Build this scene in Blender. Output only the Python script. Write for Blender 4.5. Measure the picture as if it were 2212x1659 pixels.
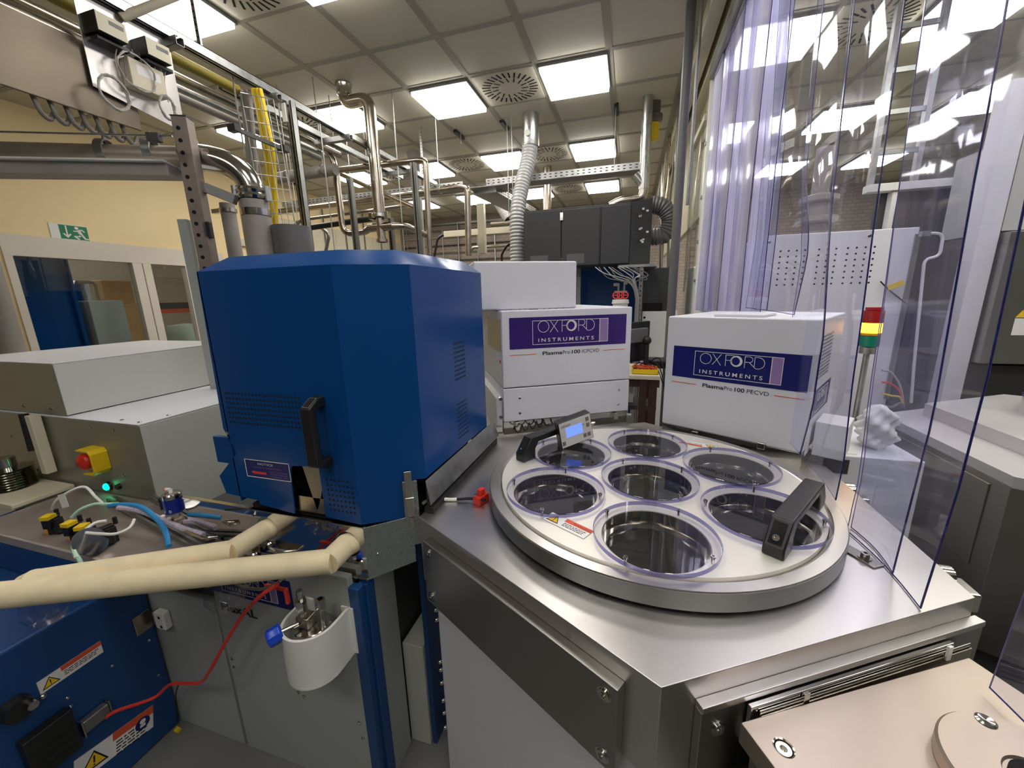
import bpy, math, random
from mathutils import Vector, Matrix
from mathutils.geometry import tessellate_polygon
random.seed(7)
for o in list(bpy.data.objects): bpy.data.objects.remove(o)
scene = bpy.context.scene
COL = scene.collection
# ------------------------------------------------------------------ camera
FPX, CX, CY = 840.0, 1106.0, 829.5
RW = [(0.9592465611050666, 0.28163588894980657, -0.02296221),   # camera right in world (X, Y, Z)
      (0.040686330052238324, -0.21807676382025606, -0.97508315),  # camera down
      (-0.27962592432566785, 0.9344109112896406, -0.22064812)]   # camera forward
RW = [Vector(v).normalized() for v in RW]
CAM = Vector((0, 0, 1.6))
cd = bpy.data.cameras.new('camera'); cam = bpy.data.objects.new('camera', cd); COL.objects.link(cam)
cd.sensor_fit = 'HORIZONTAL'; cd.sensor_width = 36.0; cd.lens = FPX / 2212 * 36.0
cd.clip_start = 0.02; cd.clip_end = 100
m = Matrix.Identity(4)
for i, v in enumerate((RW[0], -RW[1], -RW[2])):
    for j in range(3): m[j][i] = v[j]
m.translation = CAM
cam.matrix_world = m
scene.camera = cam
# ------------------------------------------------------------------ world, exposure
w = bpy.data.worlds.new('world'); scene.world = w; w.use_nodes = True
w.node_tree.nodes['Background'].inputs[0].default_value = (1.0, 0.96, 0.88, 1)
w.node_tree.nodes['Background'].inputs[1].default_value = 0.05
vs = scene.view_settings
vs.view_transform = 'Standard'; vs.look = 'None'; vs.gamma = 1.0; vs.exposure = 0.5
vs.use_curve_mapping = False
LAMP = 9.5           # strength of the ceiling panels
# ------------------------------------------------------------------ measuring helpers (photo point -> place in the room)
def ray(u, v):
    return (RW[0] * (u - CX) + RW[1] * (v - CY) + RW[2] * FPX)
def onz(u, v, z):
    d = ray(u, v); return CAM + d * ((z - CAM.z) / d.z)
def ony(u, v, y):
    d = ray(u, v); return CAM + d * ((y - CAM.y) / d.y)
def onx(u, v, x):
    d = ray(u, v); return CAM + d * ((x - CAM.x) / d.x)
def onp(u, v, A, B):
    d = ray(u, v); nx, ny = -(B[1] - A[1]), B[0] - A[0]
    return CAM + d * ((nx * (A[0] - CAM.x) + ny * (A[1] - CAM.y)) / (nx * d.x + ny * d.y))
V = Vector
# ------------------------------------------------------------------ materials
MATS = {}
def mat(name, col, rough=0.5, metal=0.0, noise=12.0, var=0.06, bump=0.0, coat=0.0, emit=None, es=0.0, stretch=None, rvar=0.08, spec=None):
    if name in MATS: return MATS[name]
    m = bpy.data.materials.new(name); m.use_nodes = True; nt = m.node_tree; N = nt.nodes; L = nt.links
    b = N['Principled BSDF']
    tc = N.new('ShaderNodeTexCoord'); mp = N.new('ShaderNodeMapping'); nz = N.new('ShaderNodeTexNoise')
    L.new(tc.outputs['Object'], mp.inputs['Vector']); L.new(mp.outputs['Vector'], nz.inputs['Vector'])
    if stretch: mp.inputs['Scale'].default_value = stretch
    nz.inputs['Scale'].default_value = noise; nz.inputs['Detail'].default_value = 5
    cr = N.new('ShaderNodeValToRGB'); L.new(nz.outputs['Fac'], cr.inputs['Fac'])
    c0 = [max(0, c * (1 - var)) for c in col]; c1 = [min(1, c * (1 + var)) for c in col]
    cr.color_ramp.elements[0].position = 0.3; cr.color_ramp.elements[1].position = 0.7
    cr.color_ramp.elements[0].color = (*c0, 1); cr.color_ramp.elements[1].color = (*c1, 1)
    L.new(cr.outputs['Color'], b.inputs['Base Color'])
    mr = N.new('ShaderNodeMapRange'); L.new(nz.outputs['Fac'], mr.inputs['Value'])
    mr.inputs['From Min'].default_value = 0.3; mr.inputs['From Max'].default_value = 0.7
    mr.inputs['To Min'].default_value = max(0.0, rough * (1 - rvar * 2)); mr.inputs['To Max'].default_value = min(1, rough * (1 + rvar * 2))
    L.new(mr.outputs['Result'], b.inputs['Roughness'])
    b.inputs['Metallic'].default_value = metal
    if coat: b.inputs['Coat Weight'].default_value = coat; b.inputs['Coat Roughness'].default_value = 0.08
    if spec is not None: b.inputs['Specular IOR Level'].default_value = spec
    if bump:
        bp = N.new('ShaderNodeBump'); bp.inputs['Strength'].default_value = bump; bp.inputs['Distance'].default_value = 0.002
        L.new(nz.outputs['Fac'], bp.inputs['Height']); L.new(bp.outputs['Normal'], b.inputs['Normal'])
    if emit:
        b.inputs['Emission Color'].default_value = (*emit, 1); b.inputs['Emission Strength'].default_value = es
    MATS[name] = m; return m
M_blue = mat('blue_paint', (0.003, 0.055, 0.22), 0.19, noise=3, var=0.02, rvar=0.03, spec=0.32)
M_bluedoor = mat('blue_panel_paint', (0.008, 0.055, 0.19), 0.40, noise=3, var=0.03, rvar=0.03)
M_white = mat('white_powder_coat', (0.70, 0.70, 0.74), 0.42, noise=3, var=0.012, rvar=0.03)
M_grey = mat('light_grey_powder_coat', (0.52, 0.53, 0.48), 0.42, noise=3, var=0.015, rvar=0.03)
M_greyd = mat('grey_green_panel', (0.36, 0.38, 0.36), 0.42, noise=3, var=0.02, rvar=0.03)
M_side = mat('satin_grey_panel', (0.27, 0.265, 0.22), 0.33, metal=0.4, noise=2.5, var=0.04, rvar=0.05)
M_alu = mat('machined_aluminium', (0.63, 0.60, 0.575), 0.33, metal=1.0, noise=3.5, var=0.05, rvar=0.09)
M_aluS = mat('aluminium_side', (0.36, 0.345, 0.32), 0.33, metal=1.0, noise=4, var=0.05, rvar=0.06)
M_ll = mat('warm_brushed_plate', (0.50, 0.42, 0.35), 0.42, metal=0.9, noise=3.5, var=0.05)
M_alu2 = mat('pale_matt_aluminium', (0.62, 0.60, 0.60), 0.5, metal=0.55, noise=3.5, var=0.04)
M_rim = mat('shaded_rim_metal', (0.24, 0.24, 0.24), 0.38, metal=0.9, noise=3.5, var=0.08)  # lid metal darkened: the wall's dark reflections are put into the colour
M_lid = mat('satin_lid_metal', (0.84, 0.80, 0.72), 0.42, metal=0.55, noise=5, var=0.03)
M_steel = mat('polished_steel', (0.55, 0.53, 0.49), 0.13, metal=1.0, noise=9, var=0.04)
M_mirror = mat('mirror_steel', (0.70, 0.69, 0.67), 0.05, metal=1.0, noise=9, var=0.02)
M_pipe = mat('stainless_pipe', (0.46, 0.405, 0.335), 0.25, metal=1.0, noise=9, var=0.10)
M_zinc = mat('zinc_plated_steel', (0.42, 0.43, 0.42), 0.40, metal=1.0, noise=25, var=0.12)
M_zincd = mat('dull_strut_steel', (0.30, 0.30, 0.29), 0.45, metal=0.9, noise=25, var=0.12)
M_rust = mat('brown_perforated_steel', (0.27, 0.22, 0.19), 0.5, metal=0.5, noise=20, var=0.12)
M_corr = mat('corrugated_grey_duct', (0.46, 0.46, 0.45), 0.45, metal=0.25, noise=14, var=0.03)
M_galv = mat('galvanised_duct', (0.50, 0.50, 0.49), 0.30, metal=0.9, noise=14, var=0.10)
M_plasg = mat('grey_plastic_pipe', (0.33, 0.30, 0.27), 0.5, noise=14, var=0.05)
M_plasd = mat('dark_grey_plastic', (0.13, 0.125, 0.12), 0.45, noise=20, var=0.05)
M_black = mat('black_plastic', (0.012, 0.012, 0.012), 0.38, noise=40, var=0.1)
M_rubber = mat('black_rubber', (0.008, 0.008, 0.008), 0.7, noise=40, var=0.1)
M_hole = mat('dark_opening', (0.003, 0.003, 0.003), 0.9, noise=10, var=0.1)
M_rack = mat('charcoal_rack_paint', (0.045, 0.045, 0.046), 0.5, noise=90, var=0.05)
M_beige = mat('beige_foam_insulation', (0.80, 0.68, 0.44), 0.7, noise=18, var=0.07, bump=0.35)
M_cream = mat('cream_trunking', (0.66, 0.60, 0.44), 0.5, noise=18, var=0.02)
M_yell = mat('yellow_plastic', (0.80, 0.55, 0.01), 0.4, noise=18, var=0.04)
M_red = mat('red_plastic', (0.62, 0.03, 0.015), 0.35, noise=18, var=0.04)
M_redhose = mat('red_tubing', (0.75, 0.05, 0.03), 0.4, noise=18, var=0.04)
M_orange = mat('orange_plastic', (0.80, 0.33, 0.02), 0.4, noise=18, var=0.04)
M_bluep = mat('blue_plastic', (0.01, 0.06, 0.55), 0.3, noise=18, var=0.04)
M_bluet = mat('blue_tubing', (0.03, 0.25, 0.55), 0.35, noise=18, var=0.04)
M_greent = mat('pale_green_tubing', (0.45, 0.70, 0.52), 0.35, noise=18, var=0.04)
M_whitep = mat('white_plastic', (0.75, 0.74, 0.70), 0.4, noise=18, var=0.02)
M_cable = mat('grey_cable', (0.42, 0.40, 0.36), 0.5, noise=18, var=0.04)
M_cabled = mat('dark_grey_cable', (0.16, 0.15, 0.13), 0.5, noise=18, var=0.04)
M_purple = mat('purple_plaque_ink', (0.035, 0.012, 0.15), 0.35, noise=18, var=0.03)
M_navy = mat('navy_plaque_ink', (0.008, 0.010, 0.13), 0.35, noise=18, var=0.03)
M_lilac = mat('lilac_ink', (0.30, 0.19, 0.42), 0.4, noise=18, var=0.03)
M_paper = mat('white_label_paper', (0.80, 0.79, 0.76), 0.5, noise=18, var=0.01)
M_ink = mat('black_ink', (0.006, 0.006, 0.008), 0.5, noise=18, var=0.03)
M_redink = mat('red_ink', (0.70, 0.10, 0.04), 0.5, noise=18, var=0.03)
M_yelink = mat('yellow_ink', (0.85, 0.55, 0.02), 0.5, noise=18, var=0.03)
M_green = mat('exit_green', (0.0, 0.20, 0.07), 0.5, noise=18, var=0.03)
M_card = mat('brown_cardboard', (0.52, 0.31, 0.13), 0.8, noise=18, var=0.08)
M_wood = mat('dark_brown_frame', (0.05, 0.022, 0.015), 0.5, noise=18, var=0.1)
M_wallL = mat('warm_yellow_wall', (0.92, 0.73, 0.40), 0.7, noise=1.2, var=0.03)
M_ceil = mat('ceiling_panel', (0.56, 0.52, 0.41), 0.65, noise=30, var=0.02)
M_grid = mat('ceiling_grid_metal', (0.33, 0.305, 0.245), 0.6, noise=30, var=0.02)
M_frame = mat('beige_window_frame', (0.74, 0.67, 0.56), 0.5, noise=30, var=0.01)
M_dark = mat('dark_grey_wall', (0.09, 0.088, 0.08), 0.7, noise=1.5, var=0.04)
M_floor = mat('grey_floor', (0.16, 0.16, 0.15), 0.4, noise=3, var=0.06)
M_lamp = mat('lamp_diffuser', (0.9, 0.9, 0.85), 0.5, emit=(1.0, 0.97, 0.92), es=LAMP, noise=3, var=0.01)
M_lcd = mat('blue_lcd', (0.1, 0.15, 0.6), 0.3, emit=(0.12, 0.22, 1.0), es=1.0, noise=3, var=0.01)
M_amber = mat('lit_amber_lens', (0.9, 0.4, 0.02), 0.2, emit=(1.0, 0.42, 0.02), es=6.0, noise=3, var=0.01)
M_redl = mat('red_lens', (0.40, 0.02, 0.02), 0.2, noise=3, var=0.05)
M_greenl = mat('green_lens', (0.01, 0.22, 0.14), 0.2, noise=3, var=0.05)
M_glow = mat('lit_green_lens', (0.0, 0.5, 0.2), 0.2, emit=(0.0, 1.0, 0.35), es=4.0, noise=3, var=0.01)
M_braid = mat('lilac_braided_sleeve', (0.42, 0.36, 0.44), 0.6, noise=140, var=0.3)
M_foil = mat('woven_steel_foil', (0.40, 0.44, 0.44), 0.3, metal=0.9, noise=200, var=0.15, bump=0.3)

def brickwall():
    m = bpy.data.materials.new('painted_brick_wall'); m.use_nodes = True; nt = m.node_tree; N = nt.nodes; L = nt.links
    b = N['Principled BSDF']; tc = N.new('ShaderNodeTexCoord'); mp = N.new('ShaderNodeMapping'); br = N.new('ShaderNodeTexBrick')
    mp.inputs['Rotation'].default_value = (math.pi / 2, 0, 0)
    L.new(tc.outputs['Object'], mp.inputs['Vector']); L.new(mp.outputs['Vector'], br.inputs['Vector'])
    br.inputs['Color1'].default_value = (0.36, 0.29, 0.235, 1); br.inputs['Color2'].default_value = (0.31, 0.25, 0.21, 1)
    br.inputs['Mortar'].default_value = (0.24, 0.20, 0.17, 1); br.inputs['Scale'].default_value = 4.0
    br.inputs['Mortar Size'].default_value = 0.03
    L.new(br.outputs['Color'], b.inputs['Base Color']); b.inputs['Roughness'].default_value = 0.8
    return m
M_brick = brickwall()
def plastic_sheet(name, tint, milky, rough, bumps, lo=0.4, hi=1.6):
    m = bpy.data.materials.new(name); m.use_nodes = True; nt = m.node_tree; N = nt.nodes; L = nt.links
    for n in list(N): N.remove(n)
    out = N.new('ShaderNodeOutputMaterial'); tr = N.new('ShaderNodeBsdfTransparent'); gl = N.new('ShaderNodeBsdfGlossy')
    df = N.new('ShaderNodeBsdfTranslucent'); d2 = N.new('ShaderNodeBsdfDiffuse')
    tr.inputs[0].default_value = (*tint, 1); gl.inputs['Roughness'].default_value = rough; gl.inputs['Color'].default_value = (0.95, 0.95, 1, 1)
    df.inputs[0].default_value = (0.66, 0.65, 0.92, 1); d2.inputs[0].default_value = (0.66, 0.65, 0.92, 1)
    tc = N.new('ShaderNodeTexCoord'); mp = N.new('ShaderNodeMapping'); nz = N.new('ShaderNodeTexNoise')
    L.new(tc.outputs['Object'], mp.inputs['Vector']); L.new(mp.outputs['Vector'], nz.inputs['Vector'])
    mp.inputs['Scale'].default_value = (1, 3.0, 0.7); nz.inputs['Scale'].default_value = 1.6; nz.inputs['Detail'].default_value = 0.0
    bp = N.new('ShaderNodeBump'); bp.inputs['Strength'].default_value = bumps; bp.inputs['Distance'].default_value = 0.05
    L.new(nz.outputs['Fac'], bp.inputs['Height']); L.new(bp.outputs['Normal'], gl.inputs['Normal'])
    # thin sheet: the share of mirrored light depends only on the angle, the same from both sides
    ge = N.new('ShaderNodeNewGeometry'); dt = N.new('ShaderNodeVectorMath'); dt.operation = 'DOT_PRODUCT'
    L.new(bp.outputs['Normal'], dt.inputs[0]); L.new(ge.outputs['Incoming'], dt.inputs[1])
    ab = N.new('ShaderNodeMath'); ab.operation = 'ABSOLUTE'; L.new(dt.outputs['Value'], ab.inputs[0])
    iv = N.new('ShaderNodeMath'); iv.operation = 'SUBTRACT'; iv.inputs[0].default_value = 1.0; L.new(ab.outputs[0], iv.inputs[1])
    pw = N.new('ShaderNodeMath'); pw.operation = 'POWER'; pw.inputs[1].default_value = 4.5; L.new(iv.outputs[0], pw.inputs[0])
    fr = N.new('ShaderNodeMapRange'); fr.inputs['To Min'].default_value = 0.06; fr.inputs['To Max'].default_value = 0.95; L.new(pw.outputs[0], fr.inputs['Value'])
    n2 = N.new('ShaderNodeTexNoise'); n2.inputs['Scale'].default_value = 7.0; n2.inputs['Detail'].default_value = 6
    m2 = N.new('ShaderNodeMapping'); m2.inputs['Scale'].default_value = (1, 3, 0.35)
    L.new(tc.outputs['Object'], m2.inputs['Vector']); L.new(m2.outputs['Vector'], n2.inputs['Vector'])
    mr = N.new('ShaderNodeMapRange'); mr.inputs['From Min'].default_value = 0.35; mr.inputs['From Max'].default_value = 0.7
    mr.inputs['To Min'].default_value = milky * lo; mr.inputs['To Max'].default_value = milky * hi
    L.new(n2.outputs['Fac'], mr.inputs['Value'])
    a1 = N.new('ShaderNodeMixShader'); a1.inputs[0].default_value = 0.5; L.new(df.outputs[0], a1.inputs[1]); L.new(d2.outputs[0], a1.inputs[2])
    m1 = N.new('ShaderNodeMixShader'); L.new(mr.outputs['Result'], m1.inputs[0]); L.new(tr.outputs[0], m1.inputs[1]); L.new(a1.outputs[0], m1.inputs[2])
    m3 = N.new('ShaderNodeMixShader'); L.new(fr.outputs[0], m3.inputs[0]); L.new(m1.outputs[0], m3.inputs[1]); L.new(gl.outputs[0], m3.inputs[2])
    L.new(m3.outputs[0], out.inputs['Surface'])
    return m
M_pvc = plastic_sheet('clear_blue_pvc', (0.86, 0.87, 0.97), 0.05, 0.035, 0.07)
M_pvcd = plastic_sheet('dirty_hazed_blue_pvc', (0.70, 0.70, 0.94), 0.78, 0.12, 0.12, lo=0.8, hi=1.15)  # milky from dirt, plus haze of the grazing layered view put into the colour
M_acryl = plastic_sheet('clear_acrylic', (0.90, 0.90, 0.93), 0.012, 0.01, 0.0)
M_glass = plastic_sheet('window_glass', (0.80, 0.86, 0.84), 0.0, 0.01, 0.0)
M_edge = mat('blue_plastic_cut_edge', (0.012, 0.014, 0.11), 0.25, noise=20, var=0.1)
M_aedge = mat('acrylic_cut_edge', (0.14, 0.13, 0.30), 0.1, noise=20, var=0.1)
M_cedge = plastic_sheet('clear_cut_edge', (0.24, 0.23, 0.50), 0.10, 0.05, 0.0)
M_dglass = mat('dark_viewport_glass', (0.02, 0.02, 0.018), 0.04, noise=8, var=0.2)

# ------------------------------------------------------------------ mesh builder
def frame(o, ex, ey=None, ez=None):
    ex = V(ex).normalized()
    if ey is not None: ey = V(ey).normalized(); ez = ex.cross(ey).normalized()
    else: ez = V(ez).normalized(); ey = ez.cross(ex).normalized()
    m = Matrix.Identity(4)
    for i, v in enumerate((ex, ey, ez)):
        for j in range(3): m[j][i] = v[j]
    m.translation = V(o); return m
def catmull(P, k=6, closed=False):
    P = [V(p) for p in P]; out = []
    n = len(P)
    for i in range(n - 1):
        a = P[max(i - 1, 0)]; b = P[i]; c = P[i + 1]; d = P[min(i + 2, n - 1)]
        for j in range(k):
            t = j / k
            out.append(0.5 * ((2 * b) + (c - a) * t + (2 * a - 5 * b + 4 * c - d) * t * t + (3 * b - a - 3 * c + d) * t ** 3))
    out.append(P[-1]); return out
def fillet(P, r, k=5):
    P = [V(p) for p in P]; out = [P[0]]
    for i in range(1, len(P) - 1):
        a = (P[i - 1] - P[i]); c = (P[i + 1] - P[i]); q = min(r, a.length * .45, c.length * .45)
        s = P[i] + a.normalized() * q; e = P[i] + c.normalized() * q
        for j in range(k + 1):
            t = j / k; out.append(s * (1 - t) ** 2 + P[i] * 2 * t * (1 - t) + e * t * t)
    out.append(P[-1]); return out
class MB:
    def __init__(s, M=None): s.v = []; s.f = []; s.M = M
    def add(s, vs, fs):
        n = len(s.v)
        s.v += [(s.M @ V(p)) if s.M is not None else V(p) for p in vs]
        s.f += [tuple(i + n for i in f) for f in fs]; return s
    def box(s, x0, x1, y0, y1, z0, z1):
        x0, x1 = sorted((x0, x1)); y0, y1 = sorted((y0, y1)); z0, z1 = sorted((z0, z1))
        return s.add([(x0, y0, z0), (x1, y0, z0), (x1, y1, z0), (x0, y1, z0), (x0, y0, z1), (x1, y0, z1), (x1, y1, z1), (x0, y1, z1)],
                     [(0, 3, 2, 1), (4, 5, 6, 7), (0, 1, 5, 4), (1, 2, 6, 5), (2, 3, 7, 6), (3, 0, 4, 7)])
    def plate(s, outer, z0, z1, holes=()):
        def area(p): return sum(p[i][0] * p[(i + 1) % len(p)][1] - p[(i + 1) % len(p)][0] * p[i][1] for i in range(len(p)))
        outer = list(outer) if area(outer) > 0 else list(outer)[::-1]
        holes = [list(h) if area(h) < 0 else list(h)[::-1] for h in holes]
        loops = [outer] + holes; flat = [p for l in loops for p in l]; n = len(flat)
        tri = tessellate_polygon([[V((p[0], p[1], 0)) for p in l] for l in loops])
        fs = []
        for t in tri:
            a, b, c = t; ar = (flat[b][0] - flat[a][0]) * (flat[c][1] - flat[a][1]) - (flat[c][0] - flat[a][0]) * (flat[b][1] - flat[a][1])
            if ar < 0: t = (a, c, b)
            fs.append((t[0] + n, t[1] + n, t[2] + n)); fs.append((t[2], t[1], t[0]))
        k = 0
        for l in loops:
            m_ = len(l)
            for i in range(m_):
                j = (i + 1) % m_; fs.append((k + i, k + j, k + j + n, k + i + n))
            k += m_
        return s.add([(p[0], p[1], z0) for p in flat] + [(p[0], p[1], z1) for p in flat], fs)
    def prism(s, poly, z0, z1): return s.plate(poly, z0, z1)
    def tube(s, P, r, n=10, cap=True, r2=None):
        P = [V(p) for p in P]; m_ = len(P); rs = [r if r2 is None else r + (r2 - r) * i / (m_ - 1) for i in range(m_)]
        vs = []; fs = []; T = (P[1] - P[0]).normalized()
        a = V((0, 0, 1)) if abs(T.z) < .9 else V((1, 0, 0)); N_ = T.cross(a).normalized()
        for i in range(m_):
            t = ((P[min(i + 1, m_ - 1)] - P[i]).normalized() + (P[i] - P[max(i - 1, 0)]).normalized())
            t = t.normalized() if t.length > 1e-9 else T
            N_ = (N_ - t * N_.dot(t)).normalized(); B = t.cross(N_)
            for j in range(n):
                q = 2 * math.pi * j / n; vs.append(P[i] + (N_ * math.cos(q) + B * math.sin(q)) * rs[i])
        for i in range(m_ - 1):
            for j in range(n):
                k = (j + 1) % n; fs.append((i * n + j, i * n + k, (i + 1) * n + k, (i + 1) * n + j))
        if cap: fs.append(tuple(range(n))[::-1]); fs.append(tuple((m_ - 1) * n + j for j in range(n)))
        return s.add(vs, fs)
    def cyl(s, a, b, r, n=16, r2=None): return s.tube([a, b], r, n, True, r2)
    def lathe(s, prof, o=(0, 0, 0), n=48, axis=(0, 0, 1), closed=False):
        o = V(o); ez = V(axis).normalized(); a = V((1, 0, 0)) if abs(ez.x) < .9 else V((0, 1, 0))
        ex = (a - ez * a.dot(ez)).normalized(); ey = ez.cross(ex); vs = []; fs = []; m_ = len(prof)
        for (r, z) in prof:
            for j in range(n):
                q = 2 * math.pi * j / n; vs.append(o + ez * z + (ex * math.cos(q) + ey * math.sin(q)) * max(r, 1e-5))
        for i in range(m_ if closed else m_ - 1):
            for j in range(n):
                k = (j + 1) % n; i2 = (i + 1) % m_; fs.append((i * n + j, i * n + k, i2 * n + k, i2 * n + j))
        return s.add(vs, fs)
    def sphere(s, c, r, n=14, sz=1.0):
        return s.lathe([(r * math.sin(math.pi * i / n), -r * sz * math.cos(math.pi * i / n)) for i in range(n + 1)], c, n * 2)
    def bar(s, a, b, w_, h, up=(0, 0, 1)):
        a, b = V(a), V(b); ex = (b - a).normalized(); L = (b - a).length; u = V(up); u = (u - ex * u.dot(ex)).normalized(); s_ = ex.cross(u)
        vs = []
        for t in (0, L):
            for (p, q) in ((-1, -1), (1, -1), (1, 1), (-1, 1)): vs.append(a + ex * t + s_ * p * w_ / 2 + u * q * h / 2)
        return s.add(vs, [(0, 3, 2, 1), (4, 5, 6, 7), (0, 1, 5, 4), (1, 2, 6, 5), (2, 3, 7, 6), (3, 0, 4, 7)])
    def channel(s, a, b, w_, h, t=0.004, up=(0, 0, 1)):
        """open strut: a web with two lips, opening on the up side"""
        a, b = V(a), V(b); ex = (b - a).normalized(); u = V(up); u = (u - ex * u.dot(ex)).normalized(); q = ex.cross(u)
        s.bar(a - u * (h / 2 - t / 2), b - u * (h / 2 - t / 2), w_, t, up)
        for sg in (-1, 1):
            s.bar(a + q * sg * (w_ / 2 - t / 2), b + q * sg * (w_ / 2 - t / 2), t, h, up)
            s.bar(a + q * sg * (w_ / 2 - w_ / 6) + u * (h / 2 - t / 2), b + q * sg * (w_ / 2 - w_ / 6) + u * (h / 2 - t / 2), w_ / 3, t, up)
        return s
def circ(c, r, n=32, a0=0.0): return [(c[0] + r * math.cos(a0 + 2 * math.pi * i / n), c[1] + r * math.sin(a0 + 2 * math.pi * i / n)) for i in range(n)]
def link(name, mb, m, parent=None, bevel=0.0, sharp=35, label=None):
    me = bpy.data.meshes.new(name); me.from_pydata([tuple(v) for v in mb.v], [], mb.f); me.validate(); me.update()
    for p in me.polygons: p.use_smooth = True
    me.set_sharp_from_angle(angle=math.radians(sharp)); me.materials.append(m)
    o = bpy.data.objects.new(name, me); COL.objects.link(o)
    if parent is not None:
        o.parent = parent; o.matrix_parent_inverse = Matrix.Translation(-V(world_of(parent)))
    if bevel:
        b = o.modifiers.new('bevel', 'BEVEL'); b.width = bevel; b.segments = 2; b.limit_method = 'ANGLE'; b.angle_limit = math.radians(40)
        b.harden_normals = True
    if label: o['label'] = label
    return o
def world_of(o):
    p = V(o.location)
    while o.parent is not None:
        # parts carry world coordinates; their own origin stays at the world origin of the build
        return V((0, 0, 0))
    return p
part = link
def thing(name, label, cat, loc, group=None):
    o = bpy.data.objects.new(name, None); COL.objects.link(o); o.location = loc; o.empty_display_size = 0.05
    o['label'] = label; o['category'] = cat
    if group: o['group'] = group
    return o
def solo(name, mb, m, label, cat, group=None, bevel=0.0, kind=None, sharp=35):
    o = link(name, mb, m, None, bevel, sharp); o['label'] = label; o['category'] = cat
    if group: o['group'] = group
    if kind: o['kind'] = kind
    return o
def struct(name, mb, m, parent=None, bevel=0.0):
    o = link(name, mb, m, parent, bevel)
    if parent is None: o['kind'] = 'structure'
    return o
def clone(root, delta, label=None, group=None):
    r = root.copy(); COL.objects.link(r); r.location = V(root.location) + V(delta)
    if label: r['label'] = label
    if group: r['group'] = group
    for ch in list(root.children):
        c = ch.copy(); COL.objects.link(c); c.parent = r; c.matrix_parent_inverse = ch.matrix_parent_inverse.copy()
        for g in list(ch.children):
            d = g.copy(); COL.objects.link(d); d.parent = c; d.matrix_parent_inverse = g.matrix_parent_inverse.copy()
    return r
_dg = None
def text(name, s, F, x, y, size, m, parent, thick=0.0004, bold=0.0, width=None, align='LEFT', spacing=1.0):
    cu = bpy.data.curves.new(name, 'FONT'); cu.body = s; cu.size = 1.0; cu.align_x = align; cu.offset = bold; cu.space_character = spacing
    cu.resolution_u = 3
    ob = bpy.data.objects.new('tmp', cu); COL.objects.link(ob)
    bpy.context.view_layer.update()
    me = bpy.data.meshes.new_from_object(ob.evaluated_get(bpy.context.evaluated_depsgraph_get()))
    bpy.data.objects.remove(ob)
    xs = [v.co.x for v in me.vertices]; w0 = max(xs) - min(xs); sx = size
    if width: sx = width / w0; x0 = x - min(xs) * sx
    else: x0 = x
    mb = MB(F); mb.add([(x0 + v.co.x * sx, y + v.co.y * size, thick) for v in me.vertices], [tuple(p.vertices) for p in me.polygons])
    bpy.data.meshes.remove(me)
    return link(name, mb, m, parent, sharp=30)
def flat(F, x0, x1, y0, y1, z=0.0006):
    return MB(F).box(x0, x1, y0, y1, -0.0002, z)
def screws(F, pts, r=0.004, h=0.003):
    mb = MB(F)
    for (x, y) in pts:
        mb.lathe([(r, 0), (r, h * .6), (r * .7, h), (r * .45, h), (r * .45, h * .4), (0, h * .4)], (x, y, 0), 12)
    return mb
# ================================================================== the room
CZ = 3.47; XL = -5.6; YF = 9.2; XR = 4.6; YB = -2.6
struct('floor', MB().box(XL - .1, XR + .1, YB - .1, YF + .1, -0.1, 0), M_floor)
struct('ceiling', MB().box(XL - .1, XR + .1, YB - .1, YF + .1, CZ, CZ + 0.1), M_ceil)
GX = [-5.6, -5.01, -4.41, -3.81, -3.21, -2.62, -2.02, -1.43, -0.82, -0.23, 0.37, 0.69, 1.29, 1.89, 2.49, 3.09, 3.69, 4.6]
GY = [-2.2, -1.6, -1.0, -.4, 0.19, 0.76, 1.33, 1.91, 2.49, 3.06, 3.63, 4.21, 4.81, 5.42, 6.06, 6.66, 7.27, 7.95, 8.55]
g = MB()
for x in GX[1:-1]: g.box(x - .026, x + .026, YB, YF, CZ - .006, CZ + .002)
for y in GY: g.box(XL, XR, y - .024, y + .024, CZ - .0055, CZ + .002)
struct('trim_1', g, M_grid)
struct('wall_back', MB().box(XL - .1, XR + .1, YF, YF + .1, 0, CZ), M_brick)
struct('wall_right', MB().box(XR, XR + .1, YB, YF, 0, CZ), M_greyd)
struct('wall_front', MB().box(XL - .1, XR + .1, YB - .1, YB, 0, CZ), M_dark)
# left wall in real pieces round the glazing
wl = MB()
WY0, WY1, WZ0, WZ1 = 2.30, 4.42, 0.9, 2.17
for a, b, c, d in ((YB, WY0, 0, CZ), (WY1, YF, 0, CZ), (WY0, WY1, 0, WZ0), (WY0, WY1, WZ1, CZ)): wl.box(XL - .1, XL, a, b, c, d)
struct('wall_left', wl, M_wallL)
pn = MB()
for i in range(7):
    y = 5.0 + i * .6
    pn.box(XL, XL + .012, y + .01, y + .59, 1.2, 2.95)
struct('trim_2', pn, M_cream)
wf = struct('window_1', MB().box(XL - .06, XL + .02, WY0, WY1, WZ1 - .09, WZ1 + .11).box(XL - .06, XL + .02, WY0, WY0 + .06, WZ0 + .08, WZ1 - .09)
       .box(XL - .06, XL + .02, 3.30, 3.395, WZ0 + .08, WZ1 - .09).box(XL - .06, XL + .02, 3.405, 3.49, WZ0 + .08, WZ1 - .09).box(XL - .06, XL + .02, 3.88, 3.99, WZ0 + .08, WZ1 - .09)
       .box(XL - .06, XL + .02, WY0, WY1, WZ0, WZ0 + .08), M_frame, bevel=.003)
gp = MB().add([(XL - .02, WY0, WZ0), (XL - .02, WY1, WZ0), (XL - .02, WY1, WZ1), (XL - .02, WY0, WZ1)], [(0, 1, 2, 3)])
link('window_pane', gp, M_glass, wf)
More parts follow.
